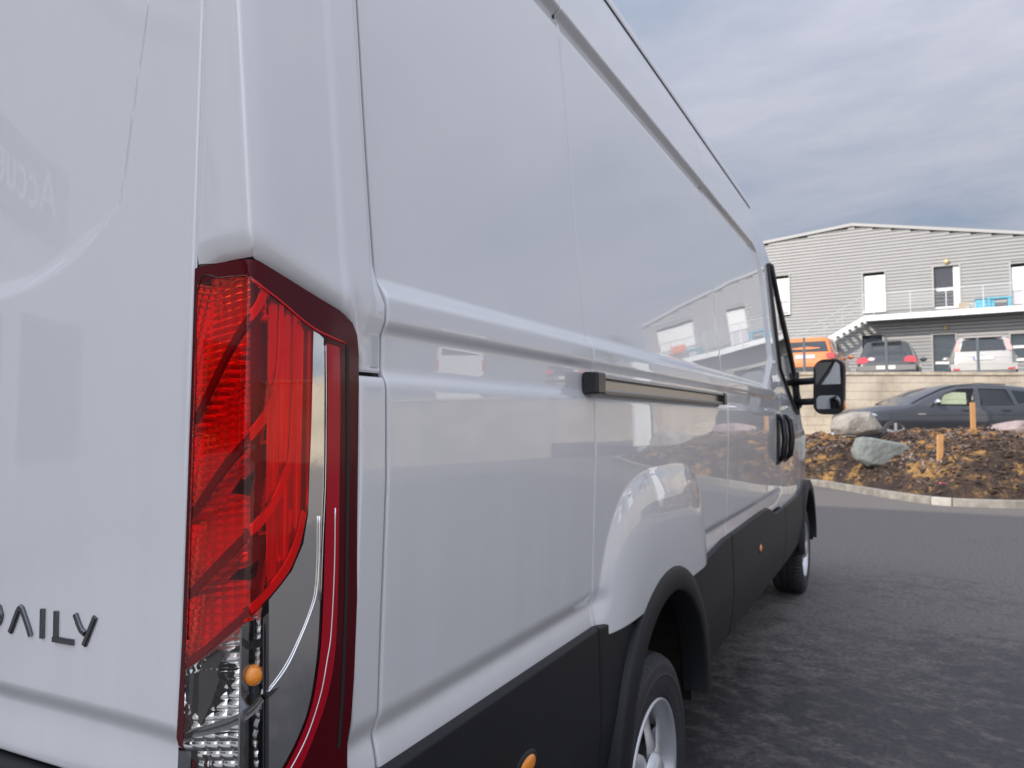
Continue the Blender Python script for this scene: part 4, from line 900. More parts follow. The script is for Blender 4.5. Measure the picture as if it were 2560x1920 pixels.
# the wall goes on to the right, turning along the car park
OLDW = mat('weathered_concrete', (.34, .30, .25), .92, noise=(.9, .35))
def plain_wall(a, b_, z0, z1, label):
    a, b_ = np.array(a, float), np.array(b_, float); L = np.linalg.norm(b_ - a); e = empty('retaining_wall', (a[0], a[1], z0), rz=math.atan2(b_[1] - a[1], b_[0] - a[0])); mb = MB(); mb.box((0, 0, 0), (L, .25, z1 - z0 - .085)); mb.build('wall_core', OLDW, e)
    mb = MB(); mb.box((0, -.05, z1 - z0 - .085), (L, .30, z1 - z0)); mb.build('coping', COPE, e); tag(e, label, 'wall')
pk = B(17.8, 20)
plain_wall(pk[:2], (24.0, 10.0), .0, 2.73, 'concrete retaining wall continuing along the car park to the right'); plain_wall((24.0, 10.0), (27.0, -22.0), .0, 2.73, 'far right stretch of concrete retaining wall beside the car park')
YARD = mat('yard_asphalt', (.09, .085, .08), .9, noise=(2, .2))
yp = [B(-22, 20.2), B(17.9, 20.2), np.array([24.2, 10.1, 0]), np.array([27.3, -22, 0]), np.array([120, -22, 0]), np.array([160, 120, 0]), np.array([60, 260, 0]), np.array([-220, 260, 0]), B(-200, 60)]
V = [(p[0], p[1], 2.42) for p in yp] + [(p[0], p[1], .0) for p in yp]; n = len(yp)
tag(mesh_obj('yard', V, [tuple(range(n)), tuple(range(n, 2 * n))[::-1]] + [(i, (i + 1) % n, n + (i + 1) % n, n + i) for i in range(n)], YARD), kind='structure')
slab('yard_ramp', [(-40, 27, 2.44), (40, 27, 2.44), (40, 33.5, 3.6), (-40, 36, 3.6)], 2.3, YARD)
# fence on the wall
fence = empty('mesh_fence', tuple(B(10, 20.12, ZW + .085)), rz=YAW); tag(fence, 'thin grey wire mesh fence on top of the retaining wall', 'fence')
FPOST = mat('grey_green_post', (.17, .20, .22), .5, metal=.2); FW_ = mat('fence_wire', (.20, .225, .235), .5, metal=.4); xs_p = [sD(2013, 20.12) - 10 - 2.5 * k for k in (2, 1)] + [sD(u, 20.12) - 10 for u in (2013, 2219, 2449)] + [sD(2449, 20.12) - 10 + 2.52]
for i, x in enumerate(xs_p):
    mb = MB(); mb.box((x - .03, -.02, -.05), (x + .03, .02, .97)); mb.build('fence_post', FPOST, fence, bevel=.004)
    if i < len(xs_p) - 1:
        mb = MB(); x1 = xs_p[i + 1]
        for q in np.arange(x + .05, x1, .05): mb.box((q - .0022, -.003, .02), (q + .0022, .003, .93))
        for z in np.arange(.03, .95, .2): mb.box((x, .003, z - .003), (x1, .009, z + .003))
        mb.build('mesh_panel', FW_, fence)
# ------------------------------------------------------------------ grey clad building
bp0 = B(sD(2300, 38), 38); be = np.array([.998, -.059, 0]); be /= np.linalg.norm(be); bn = np.array([-.059, -.998, 0]); bn /= np.linalg.norm(bn)
def fac(u, v, out=0.0):
    d = ray(u, v); P0 = bp0 + bn * out; t = ((P0 - CAM) @ bn) / (d @ bn); p = CAM + d * t; return float((p - bp0) @ be), float(p[2])
bld = empty('clad_building', (bp0[0], bp0[1], 2.4), rz=math.atan2(be[1], be[0])); tag(bld, 'two storey industrial building with grey corrugated cladding and low gable', 'building')
# local frame: x along the facade to the right, y into the building, z up from 2.4
Z0 = 2.4
SHEET = mat('grey_corrugated_sheet', (.37, .367, .362), .38, metal=.1, coat=.3, noise=(.6, .05)); FLASH = mat('pale_flashing', (.40, .395, .385), .5); SHUT = mat('white_roller_shutter', (.86, .87, .86), .5); PVC = mat('white_pvc', (.85, .85, .85), .4); DGAP = mat('dark_reveal', (.045, .05, .045), .8)
PANE = mat('window_glass_blue', (.03, .045, .06), .04, spec=.8); PANE2 = mat('window_glass_dark', (.05, .05, .06), .05, spec=.8); CURT = mat('net_curtain', (.55, .54, .58), .9)
ap, zp = fac(2131, 563); al, zl = fac(1905, 609); ar, zr = fac(2560, 584)
def roof_z(a): return np.where(a < ap, zp + (zl - zp) / (al - ap) * (a - ap), zp + (zr - zp) / (ar - ap) * (a - ap))
A_L, A_R = ap - 24.0, fac(2560, 900)[0] + 5.6
def op(u0, v0, u1, v1): a0, z1 = fac(u0, v0); a1, _ = fac(u1, v0); _, z0 = fac((u0 + u1) / 2, v1); z1 = fac((u0 + u1) / 2, v0)[1]; return [a0, z0, a1, z1]
O_W1 = op(1926, 690, 1972, 786); O_D1 = op(2157, 681, 2211, 779); O_D2 = op(2333, 665, 2397, 770); O_W2 = op(2526, 657, 2592, 764)
O_W3 = [O_W2[2] + 1.9, O_W2[1] - .05, O_W2[2] + 4.1, O_W2[3]]
O_L1 = op(2155, 838, 2206, 960); O_L2 = op(2332, 836, 2388, 960); O_L3 = op(2526, 833, 2610, 895); OPS = [O_W1, O_D1, O_D2, O_W2, O_W3, O_L1, O_L2, O_L3]
O_L1[1] = 3.2; O_L2[1] = 3.2
mb = MB(); z = 2.4; pit = .178
prof = [(0, 0), (.104, 0), (.110, -.050), (.116, -.052), (.178, 0)]
while z + pit < zp - .02:
    lo, hi = A_L, A_R; zc = z + pit
    for a in np.linspace(A_L, ap, 400):
        if roof_z(a) > zc: lo = a; break
    for a in np.linspace(A_R, ap, 400):
        if roof_z(a) > zc: hi = a; break
    segs = [(lo, hi)]
    for o in OPS:
        if o[1] - pit * .5 < z + pit * .5 < o[3] + pit * .2:
            ns = []
            for (x0, x1) in segs:
                if o[2] <= x0 or o[0] >= x1: ns.append((x0, x1)); continue
                if o[0] > x0: ns.append((x0, o[0]))
                if o[2] < x1: ns.append((o[2], x1))
            segs = ns
    for (x0, x1) in segs:
        V = []
        for (dz, dy) in prof: V += [(x0, dy, z + dz - Z0), (x1, dy, z + dz - Z0)]
        mb.add(V, [(2 * i, 2 * i + 1, 2 * i + 3, 2 * i + 2) for i in range(4)])
    z += pit
mb.build('wall_cladding', SHEET, bld)
mb = MB(); mb.prism([(A_L, 0), (A_R, 0), (A_R, float(roof_z(A_R)) - Z0), (ap, zp - Z0), (A_L, float(roof_z(A_L)) - Z0)], (0, .22, 0), (1, 0, 0), (0, 0, 1), (0, 1, 0), 24.0); mb.build('building_core', DGAP, bld)
for (x0, x1) in ((A_L, ap), (ap, A_R)):
    z0_, z1_ = float(roof_z(x0)) - Z0, float(roof_z(x1)) - Z0; mb = MB(); mb.add([(x0, -.12, z0_ - .06), (x1, -.12, z1_ - .06), (x1, -.12, z1_ + .10), (x0, -.12, z0_ + .10), (x0, 24.3, z0_ - .06), (x1, 24.3, z1_ - .06), (x1, 24.3, z1_ + .10), (x0, 24.3, z0_ + .10)], [(0, 1, 2, 3), (3, 2, 6, 7), (0, 4, 5, 1), (4, 7, 6, 5)]); mb.build('roof_edge', FLASH, bld)
def opening(o, name, kind, shutter=0.0):
    a0, z0, a1, z1 = o[0], o[1] - Z0, o[2], o[3] - Z0; w = empty(name, (0, 0, 0), bld); f = .07
    mb = MB(); mb.box((a0 - f, -.06, z0 - .02), (a0, .2, z1 + f)); mb.box((a1, -.06, z0 - .02), (a1 + f, .2, z1 + f)); mb.box((a0, -.06, z1), (a1, .2, z1 + f)); mb.build('frame', FLASH, w)
    gap = .16; h = z1 - z0
    if kind == 'shutter':
        mb = MB(); n = max(4, int(h * shutter / .09)); zt = z1 - gap
        for i in range(n): zz = zt - (i + 1) * (h * shutter - gap) / n; mb.box((a0, .10 + .006 * (i % 2), zz), (a1, .13, zz + (h * shutter - gap) / n))
        mb.build('shutter', SHUT, w)
        if shutter < 1:
            mb = MB(); mb.box((a0, .16, z0 + .1), (a1, .18, zt)); mb.build('pane', CURT, w); mb = MB(); mb.box((a0 + .02, .145, z0), (a0 + .08, .158, zt)); mb.box(((a0 + a1) / 2 - .03, .145, z0), ((a0 + a1) / 2 + .03, .158, zt)); mb.box((a1 - .08, .145, z0), (a1 - .02, .158, zt)); mb.build('sash', PVC, w)
        mb = MB(); mb.box((a0 - .05, -.14, z0 - .06), (a1 + .05, .2, z0)); mb.build('sill', PVC, w)
    elif kind == 'glazed':
        mb = MB(); mb.box((a0, .14, z0), (a1, .15, z1)); mb.build('pane', PANE2, w); mb = MB(); mb.box((a1 - .26, .10, z0), (a1, .138, z1 - .02)); mb.box((a0 + .12, .10, z0 + h * .42), (a1 - .26, .138, z0 + h * .42 + .16)); mb.box((a0, .1, z0), (a1 - .26, .138, z0 + .09)); mb.build('sash', PVC, w)
    elif kind == 'blue':
        mb = MB(); mb.box((a0, .14, z0), (a1, .15, z1)); mb.build('pane', PANE, w)
        mb = MB(); mb.box((a0 + .08, .10, z0 + h * .42), (a1 - .1, .138, z0 + h * .42 + .14)); mb.build('sash', PVC, w)
opening(O_W1, 'window', 'shutter', .66); opening(O_D1, 'door', 'shutter', 1.0); opening(O_D2, 'door', 'glazed'); opening(O_W2, 'window', 'shutter', .62); opening(O_W3, 'window', 'shutter', .66)
opening(O_L1, 'window', 'blue'); opening(O_L2, 'door', 'blue'); opening(O_L3, 'window', 'blue')
mb = MB(); mb.box((O_L3[0] - .05, -.10, O_L3[1] - Z0 - .14), (O_L3[2] + .05, .1, O_L3[1] - Z0)); mb.build('sill', PVC, bld)
LAMPM = mat('bulkhead_lamp', (.62, .48, .24), .35)
for (u, v) in ((2366, 655), (2364, 820)):
    a, z = fac(u, v); mb = MB(); mb.ico((a, -.10, z - Z0), 1, 2, 0, (.13, .12, .14)); mb.build('bulkhead_lamp', LAMPM, bld, smooth=True)
# balcony, railing and stair stand 1.35 m out from the wall
OUT = 1.35; WHT = mat('white_steel', (.78, .80, .79), .5); RAILM = mat('galvanised_rail', (.55, .57, .57), .5, metal=.3)
xb0, zt0 = fac(2157, 781, OUT); xb1 = A_R - .3; zdk = fac(2400, 773, OUT)[1]; fh = .29
bal = empty('balcony', (0, 0, 0), bld)
mb = MB(); mb.box((xb0, -OUT, zdk - Z0 - fh), (xb1, -OUT + .08, zdk - Z0)); mb.build('fascia', WHT, bal)
mb = MB(); mb.box((xb0, -OUT + .08, zdk - Z0 - .14), (xb1, -.06, zdk - Z0 - .02)); mb.build('deck', mat('balcony_deck', (.16, .17, .16), .8), bal)
xr = [fac(u, 770, OUT)[0] for u in (2185, 2276, 2366, 2459, 2555)]; xr += [xr[-1] + 1.95, xr[-1] + 3.9]
for x in xr:
    mb = MB(); mb.box((x - .02, -OUT - .03, zdk - Z0 - .2), (x + .02, -OUT, zdk - Z0 + 1.12)); mb.build('rail_post', RAILM, bal)
mb = MB()
for k in range(6): mb.box((xb0, -OUT - .022, zdk - Z0 + .12 + k * .19), (xb1, -OUT - .012, zdk - Z0 + .128 + k * .19))
for q in np.arange(xb0, xb1, .06): mb.box((q, -OUT - .012, zdk - Z0 + .02), (q + .004, -OUT - .007, zdk - Z0 + 1.08))
mb.build('mesh_infill', RAILM, bal)
mb = MB(); mb.box((xb0, -OUT - .035, zdk - Z0 + 1.09), (xb1, -OUT - .0, zdk - Z0 + 1.125)); mb.build('top_rail', RAILM, bal)
stair = empty('stair', (0, 0, 0), bld); xs1, zs1 = fac(2057, 851, OUT); sl_ = (zdk - zs1 - .05) / (xb0 - xs1); zg = 3.6
def zline(x): return zdk - .02 + (x - xb0) * sl_
xg = xb0 + (zg - zdk) / sl_
for y in (-OUT, -.35):
    mb = MB(); mb.add([(xg, y, zline(xg) - Z0 - .22), (xb0 + .05, y, zline(xb0) - Z0 - .24), (xb0 + .05, y, zline(xb0) - Z0), (xg, y, zline(xg) - Z0)] + [(xg, y + .06, zline(xg) - Z0 - .22), (xb0 + .05, y + .06, zline(xb0) - Z0 - .24), (xb0 + .05, y + .06, zline(xb0) - Z0), (xg, y + .06, zline(xg) - Z0)], [(0, 1, 2, 3), (4, 7, 6, 5), (0, 4, 5, 1), (3, 2, 6, 7)]); mb.build('stringer', WHT, stair)
k = 0
for x in np.arange(xb0 - .15, xg, -.30):
    mb = MB(); mb.box((x - .10, -OUT + .06, zline(x) - Z0 - .20), (x + .10, -.35, zline(x) - Z0 - .16)); mb.build('tread', RAILM, stair)
mb = MB(); 
for h in (.55, 1.05): mb.tube([(xg, -OUT, zline(xg) - Z0 + h), (xb0, -OUT, zline(xb0) - Z0 + h)], .014, 6)
for x in np.linspace(xg + .3, xb0 - .1, 7): mb.tube([(x, -OUT, zline(x) - Z0), (x, -OUT, zline(x) - Z0 + 1.05)], .014, 6)
mb.build('hand_rail', RAILM, stair)
# things standing on the balcony
def on_balcony(u, z=0): x = fac(u, 760, OUT * .5)[0]; p = bp0 + be * x + bn * OUT * .55; return (p[0], p[1], zdk - .02)
BLUE = mat('turquoise_plastic', (.09, .46, .62), .5); rzb = math.atan2(be[1], be[0])
tb = empty('garden_table', on_balcony(2497), rz=rzb); tag(tb, 'turquoise garden table standing on the balcony', 'table')
mb = MB(); mb.box((-.52, -.35, .46), (.52, .35, .54)); mb.build('table_top', BLUE, tb, bevel=.01)
for (x, y) in ((-.42, -.28), (.42, -.28), (-.42, .28), (.42, .28)): mb = MB(); mb.box((x - .06, y - .05, 0), (x + .06, y + .05, .46)); mb.build('leg', BLUE, tb)
tb = empty('storage_chest', on_balcony(2462), rz=rzb); tag(tb, 'turquoise storage chest beside the garden table on the balcony', 'chest'); mb = MB(); mb.box((-.40, -.25, 0), (.40, .25, .46)); mb.build('chest_body', BLUE, tb, bevel=.02); mb = MB(); mb.box((-.42, -.27, .463), (.42, .27, .53)); mb.build('lid', mat('dark_teal_plastic', (.05, .22, .28), .5), tb, bevel=.02)
tb = empty('cardboard_box', on_balcony(2409), rz=rzb); tag(tb, 'beige box standing beside the glazed balcony door', 'box'); mb = MB(); mb.box((-.22, -.2, 0), (.22, .2, .42)); mb.build('box_body', mat('beige_card', (.46, .38, .28), .9), tb); mb = MB(); mb.box((-.21, -.015, .423), (.21, .015, .43)); mb.build('tape', mat('box_tape', (.3, .24, .16), .5), tb)
tb = empty('metal_crate', on_balcony(2434), rz=rzb); tag(tb, 'grey wire crate between the beige box and the turquoise chest', 'crate'); mb = MB()
for z in (0, .15, .3): 
    for y in (-.2, .2): mb.box((-.3, y - .012, z), (.3, y + .012, z + .03))
for x in np.linspace(-.3, .3, 6):
    for y in (-.2, .2): mb.box((x - .012, y - .01, .031), (x + .012, y + .01, .299))
mb.build('crate_frame', RAILM, tb)
for (u, lab, c) in ((2700, 'second turquoise table under the wide shuttered window beyond the frame', BLUE), (2760, 'orange plastic chair on the balcony beyond the frame', mat('orange_plastic', (.75, .20, .04), .5))):
    x0 = O_W3[0] + (u - 2690) * .015; p = bp0 + be * x0 + bn * .75; tb = empty('garden_table' if c is BLUE else 'garden_chair', (p[0], p[1], zdk - .02), rz=rzb); tag(tb, lab, 'table' if c is BLUE else 'chair'); mb = MB(); mb.box((-.45, -.3, .42), (.45, .3, .5)); mb.build('top' if c is BLUE else 'seat', c, tb)
    for (x, y) in ((-.4, -.25), (.4, -.25), (-.4, .25), (.4, .25)): mb = MB(); mb.box((x - .04, y - .04, 0), (x + .04, y + .04, .42)); mb.build('leg', c, tb)
    if c is not BLUE: mb = MB(); mb.box((-.45, .24, .5), (.45, .3, .95)); mb.build('backrest', c, tb)
# ------------------------------------------------------------------ cars
CARGLASS = mat('car_window_glass', (.014, .017, .02), .04, spec=.8); CLEARG = lens_mat('clear_car_glass', (.84, .97, .88)); TAIL = mat('red_tail_lamp', (.55, .02, .03), .12, coat=1.0); PALETAIL = mat('pale_tail_lamp', (.75, .42, .38), .15, coat=1.0); PLATE = mat('white_plate', (.75, .75, .72), .5); BLUEB = mat('blue_plate_band', (.03, .08, .4), .5); TRIMC = mat('car_black_trim', (.02, .02, .022), .5)
class CarShape:
    def __init__(s, L, W, H, top, sec, zlow=.22, taper=.20):
        s.L, s.W, s.H = L, W, H; P = np.array(spline(top, 8)); s.tx = np.maximum.accumulate(P[:, 0] + np.arange(len(P)) * 1e-6); s.tz = P[:, 1]; s.sz, s.sw = zip(*sec); s.zlow = zlow; s.taper = taper
    def zt(s, x): return np.interp(x, s.tx, s.tz)
    def w(s, x): return s.W / 2 * (1 - s.taper * np.abs(2 * x / s.L - 1) ** 5)
    def y(s, x, z): return s.w(x) * np.interp(z, s.sz, s.sw)
    def xr(s, z):   # rear slope: first x where the top profile reaches z
        i = int(np.argmax(s.tz >= z)); return float(s.tx[i]) if s.tz[i] >= z else float(s.L * .2)
def cut(h, x, z):
    c = False
    for i in range(len(h)):
        (x0, z0), (x1, z1) = h[i], h[(i + 1) % len(h)]
        if (z0 > z) != (z1 > z) and x < (x1 - x0) * (z - z0) / (z1 - z0) + x0: c = not c
    return c
def build_car(name, label, shp, paint, pos, heading, group, holes=(), far_holes=(), side_win=(), wheels=(.8, 3.4), wr=.315):
    root = empty(name, pos, rz=heading); tag(root, label, 'car', group); hx = shp.L / 2
    xs_ = np.unique(np.concatenate([np.linspace(0, .25, 12), np.linspace(.25, shp.L - .25, int(shp.L / .05)), np.linspace(shp.L - .25, shp.L, 12)])); nl = 26; V = []
    for x in xs_:
        zt = float(shp.zt(x)); ring = []
        for f in np.linspace(0, 1, nl):
            z = shp.zlow + f * max(zt - .025 - shp.zlow, .02); e = min(1, (zt - z) / .09); ring.append((float(shp.y(x, z)) * (1 - .10 * (1 - e) ** 2), z))
        yt = ring[-1][0]; ring += [(yt * .90, zt - .005), (yt * .6, zt + .008), (0, zt + .014)]
        V += [(x - hx, y, z) for (y, z) in ring] + [(x - hx, -y, z) for (y, z) in ring[-2::-1]]
    k = 2 * (nl + 3) - 1; F = []
    for i in range(len(xs_) - 1):
        xm = (xs_[i] + xs_[i + 1]) / 2
        for j in range(k - 1):
            a = i * k + j; zm = (V[a][2] + V[a + k + 1][2]) / 2
            if j < nl - 1 and any(cut(h, xm, zm) for h in holes) or j > k - nl - 1 and any(cut(h, xm, zm) for h in (far_holes or holes)): continue
            F.append((a, a + k, a + k + 1, a + 1))
    F.append(tuple(range(k))); F.append(tuple((len(xs_) - 1) * k + j for j in range(k)))
    mesh_obj('body', V, F, paint, root, True)
    for (xw) in wheels:
        for sg in (1, -1):
            yo = float(shp.y(xw, .35)) * sg; wl_ = empty('wheel', (xw - hx, yo - .10 * sg, wr), root)
            n = 40; mb = MB(); mb.add([(math.cos(q) * (wr + .05), .095 * sg + .012 * sg, math.sin(q) * (wr + .05)) for q in np.linspace(-.5, math.pi + .5, n)], [tuple(range(n))]); mb.build('arch_shadow', TRIMC, wl_)
            V2, F2 = lathe([(-.1, wr * .66), (-.11, wr * .9), (-.07, wr), (.07, wr), (.11, wr * .9), (.118, wr * .70)], 32, 'y'); V2 = [(a, b_ * sg + .015 * sg, c) for a, b_, c in V2]; mesh_obj('tyre', V2, F2, TYRE, wl_, True)
            mb = MB()
            for i in range(5):
                a = 2 * math.pi * i / 5 + .3; ax = np.array([math.cos(a), 0, math.sin(a)]); az = np.array([-math.sin(a), 0, math.cos(a)]); mb.obox(ax * wr * .36 + np.array([0, .118 * sg, 0]), ax, (0, 1, 0), az, wr * .34, .012, .028)
            V2, F2 = lathe([(.10, wr * .70), (.128, wr * .68), (.12, wr * .63)], 32, 'y'); mb.add([(a, b_ * sg, c) for a, b_, c in V2], F2); mb.build('rim', ALLOY, wl_)
    for sw in side_win:
        poly, m = sw[0], sw[1]; P, T = polygon_patch(poly, .08)
        for sg in ((1, -1) if len(sw) < 3 else sw[2]): mesh_obj('side_window', [(p[0] - hx, (float(shp.y(p[0], p[1])) + .007) * sg, p[1]) for p in P], T, m, root, True, (0, sg, 0))
    return root
def rear_patch(root, shp, name, poly, m, off=.012, step=.08, mirror=False):
    P, T = polygon_patch(poly, step)
    for sg in ((1, -1) if mirror else (1,)):
        mesh_obj(name, [(shp.xr(p[1]) - shp.L / 2 - off - .004, p[0] * sg, p[1]) for p in P], T, m, root, True, (-1, 0, 0))
def mirrors(root, shp, x, z, m):
    for sg in (1, -1):
        mb = MB(); mb.ico((x - shp.L / 2, (float(shp.y(x, z)) + .12) * sg, z + .03), 1, 2, 0, (.06, .11, .075)); mb.build('door_mirror', m, root, smooth=True)
SEC = [(.2, .88), (.35, .965), (.6, 1.0), (.8, .99), (.95, .955), (1.2, .84), (1.45, .72), (1.7, .66)]
away = math.radians(87.0); leftw = math.atan2(-RT[1], -RT[0])
# dark estate car, side on
est = CarShape(4.64, 1.82, 1.46, [(0, .45), (.02, .62), (.06, .92), (.18, 1.10), (.44, 1.34), (1.05, 1.43), (1.80, 1.46), (2.37, 1.425), (2.75, 1.33), (3.15, 1.165), (3.54, .985), (4.14, .925), (4.5, .83), (4.60, .70), (4.64, .42)], SEC)
P_EST = mat('dark_grey_car_paint', (.075, .082, .097), .32, metal=.5, coat=1.0)
f = lambda pts: [(4.64 - x, z) for x, z in pts]
fw = f([(1.78, .965), (1.98, 1.20), (2.36, 1.325), (2.70, 1.335), (2.62, .955)]); rw = f([(2.80, .96), (2.84, 1.335), (3.45, 1.315), (3.55, .975)]); qw = f([(3.66, .985), (3.60, 1.305), (4.0, 1.25), (4.15, 1.06)])
car1 = build_car('estate_car', 'dark grey estate car parked side on between mound and wall', est, P_EST, tuple(B(8.02 + 2.32, 17.5, .79)), leftw, 'parked cars', holes=[fw], far_holes=[fw, rw, qw], side_win=[(fw, CLEARG), (rw, CARGLASS, (1,)), (qw, CARGLASS, (1,)), (rw, CLEARG, (-1,))], wheels=(4.64 - 3.45, 4.64 - .80), wr=.32)
mirrors(car1, est, 4.64 - 1.72, .99, CHROME)
for sg in (1, -1):
    for xh in (2.42, 3.34):
        x = 4.64 - xh; mb = MB(); mb.box((x - 2.32 - .10, float(est.y(x, .84)) * sg - .01, .83), (x - 2.32 + .10, float(est.y(x, .84)) * sg + .03 * sg + .01, .855)); mb.build('door_handle', P_EST, car1)
    for poly in (fw, rw):
        mb = MB(); pts = [(p[0] - 2.32, (float(est.y(p[0], p[1])) + .008) * sg, p[1]) for p in poly]; mb.tube(pts + [pts[0]], .016, 6); mb.build('window_trim', TRIMC, car1, smooth=True)
    mb = MB(); mb.tube([(x - 2.32, (float(est.y(x, .72)) + .002) * sg, .72 + .02 * (4.64 - x) / 4.6) for x in np.linspace(.9, 3.3, 12)], .008, 6); mb.build('body_crease', P_EST, car1, smooth=True)
    x = 4.64 - 1.36; mb = MB(); mb.box((x - 2.32 - .13, float(est.y(x, .74)) * sg - .004, .735), (x - 2.32 + .06, float(est.y(x, .74)) * sg + .006, .765)); mb.build('wing_badge', CHROME, car1)
    x = 4.64 - .33; mb = MB(); mb.ico((x - 2.32, (float(est.y(x, .70)) - .02) * sg, .70), 1, 2, 0, (.19, .04, .075)); mb.build('head_lamp', CHROME, car1, smooth=True)
    mb = MB(); mb.tube([(4.64 - xx - 2.32, (float(est.y(4.64 - xx, zz)) * .985) * sg, zz + .012) for xx, zz in ((1.2, .99), (1.6, 1.17), (2.0, 1.335), (2.37, 1.415), (2.85, 1.445), (3.5, 1.425))], .012, 6); mb.build('roof_trim', TRIMC, car1, smooth=True)
# dark hatchback seen from behind
hat = CarShape(4.2, 1.78, 1.45, [(0, .42), (.01, .55), (.03, .72), (.10, .86), (.14, .96), (.26, 1.18), (.42, 1.37), (.62, 1.435), (1.5, 1.455), (2.3, 1.40), (2.9, 1.10), (3.1, .98), (3.8, .88), (4.12, .72), (4.2, .42)], [(.2, .90), (.35, .98), (.6, 1.0), (.8, .98), (.95, .93), (1.2, .80), (1.45, .66), (1.7, .62)])
P_HAT = mat('charcoal_car_paint', (.030, .031, .034), .3, metal=.3, coat=1.0)
DY = 22.1
def yard_spot(u, h): q = B(sD(u, DY), DY, 2.43); return q + np.array([math.cos(away), math.sin(away), 0]) * h
p = yard_spot(2217, 2.1); car2 = build_car('hatchback_car', 'charcoal hatchback parked tail out above the wall, left of the silver car', hat, P_HAT, tuple(p), away, 'parked cars', side_win=[([(1.0, .98), (1.05, 1.34), (2.2, 1.33), (2.75, 1.02)], CARGLASS)], wheels=(.75, 3.3))
rear_patch(car2, hat, 'rear_window', [(-.56, .985), (-.46, 1.36), (.46, 1.36), (.56, .985), (0, .965)], CARGLASS)
rear_patch(car2, hat, 'tail_lamp', [(.48, .76), (.52, .90), (.62, .94), (.80, .90), (.83, .74), (.70, .72)], TAIL, mirror=True)
rear_patch(car2, hat, 'rear_bumper', [(-.80, .50), (-.80, .64), (0, .66), (.80, .64), (.80, .50), (0, .48)], mat('bumper_reflection_grey', (.20, .195, .19), .35, coat=.6), off=.04)  # lighter grey strip paints in the reflection along the bumper
rear_patch(car2, hat, 'number_plate', [(-.26, .53), (-.26, .64), (.26, .64), (.26, .53)], PLATE, off=.05)
rear_patch(car2, hat, 'round_sticker', [(.40 + .10 * math.cos(a), .86 + .055 * math.sin(a)) for a in np.linspace(0, 6.28, 16)[:-1]], mat('sticker_pink_white', (.72, .55, .56), .5), off=.02)
mirrors(car2, hat, 2.75, .96, P_HAT)
mb = MB(); mb.box((-2.1 + .30, -.42, 1.385), (-2.1 + .52, .42, 1.425)); mb.build('spoiler', P_HAT, car2, bevel=.01)
# silver people carrier seen from behind
mpv = CarShape(4.4, 1.84, 1.60, [(0, .40), (.01, .50), (.03, .68), (.07, .92), (.12, 1.06), (.20, 1.32), (.30, 1.50), (.5, 1.575), (1.6, 1.60), (2.4, 1.52), (3.2, 1.12), (3.4, 1.02), (4.0, .90), (4.32, .72), (4.4, .42)], [(.2, .90), (.35, .98), (.6, 1.0), (.85, .985), (1.02, .955), (1.3, .86), (1.55, .76), (1.7, .74)])
P_MPV = mat('silver_beige_car_paint', (.50, .48, .44), .32, metal=.45, coat=1.0)
p = yard_spot(2462, 2.2); car3 = build_car('people_carrier', 'silver beige people carrier parked tail out above the wall', mpv, P_MPV, tuple(p), away, 'parked cars', side_win=[([(.55, 1.05), (.6, 1.45), (2.5, 1.42), (3.1, 1.08)], CARGLASS)], wheels=(.8, 3.45), wr=.33)
rear_patch(car3, mpv, 'rear_window', [(-.60, 1.10), (-.53, 1.45), (-.3, 1.50), (.3, 1.50), (.53, 1.45), (.60, 1.10)], CARGLASS)
rear_patch(car3, mpv, 'tail_lamp', [(.64, 1.10), (.585, 1.45), (.67, 1.47), (.76, 1.12)], PALETAIL, mirror=True, off=.02)
rear_patch(car3, mpv, 'number_plate', [(-.26, .83), (-.26, .94), (.26, .94), (.26, .83)], PLATE, off=.03)
rear_patch(car3, mpv, 'plate_band', [(.22, .832), (.22, .938), (.258, .938), (.258, .832)], BLUEB, off=.034)
rear_patch(car3, mpv, 'rear_bumper', [(-.86, .50), (-.86, .70), (0, .72), (.86, .70), (.86, .50)], P_MPV, off=.05)
rear_patch(car3, mpv, 'bumper_valance', [(-.70, .30), (-.74, .45), (.74, .45), (.70, .30)], TRIMC, off=.03)
rear_patch(car3, mpv, 'bumper_reflector', [(.62, .50), (.62, .56), (.80, .57), (.80, .51)], TAIL, mirror=True, off=.055)
rear_patch(car3, mpv, 'tailgate_badge', [(.07 * math.cos(a), 1.01 + .04 * math.sin(a)) for a in np.linspace(0, 6.28, 16)[:-1]], CHROME, off=.02)
mirrors(car3, mpv, 3.05, 1.06, P_MPV)
mb = MB(); mb.box((-2.2 + .22, -.5, 1.53), (-2.2 + .50, .5, 1.575)); mb.build('spoiler', P_MPV, car3, bevel=.012)
# orange crossover
P_OR = mat('orange_car_paint', (.80, .20, .012), .3, coat=1.0); ors = CarShape(4.2, 1.84, 1.56, [(0, .40), (.01, .52), (.03, .72), (.08, .95), (.13, 1.08), (.26, 1.33), (.36, 1.46), (.55, 1.535), (1.6, 1.56), (2.4, 1.48), (3.0, 1.15), (3.2, 1.06), (3.9, .94), (4.12, .75), (4.2, .42)], [(.2, .90), (.35, .98), (.6, 1.0), (.85, .98), (1.02, .94), (1.3, .82), (1.55, .72), (1.7, .70)])
p = yard_spot(2014, 2.1); car4 = build_car('crossover_car', 'orange crossover parked tail out above the wall beside the stair foot', ors, P_OR, tuple(p), away, 'parked cars', side_win=[([(.6, 1.08), (.65, 1.40), (2.4, 1.38), (2.9, 1.1)], CARGLASS)], wheels=(.8, 3.35), wr=.34)
rear_patch(car4, ors, 'rear_window', [(-.66, 1.06), (-.56, 1.40), (.56, 1.40), (.66, 1.06)], CARGLASS)
rear_patch(car4, ors, 'tail_lamp', [(.62, .86), (.60, 1.00), (.80, 1.02), (.86, .84)], TAIL, mirror=True, off=.02)
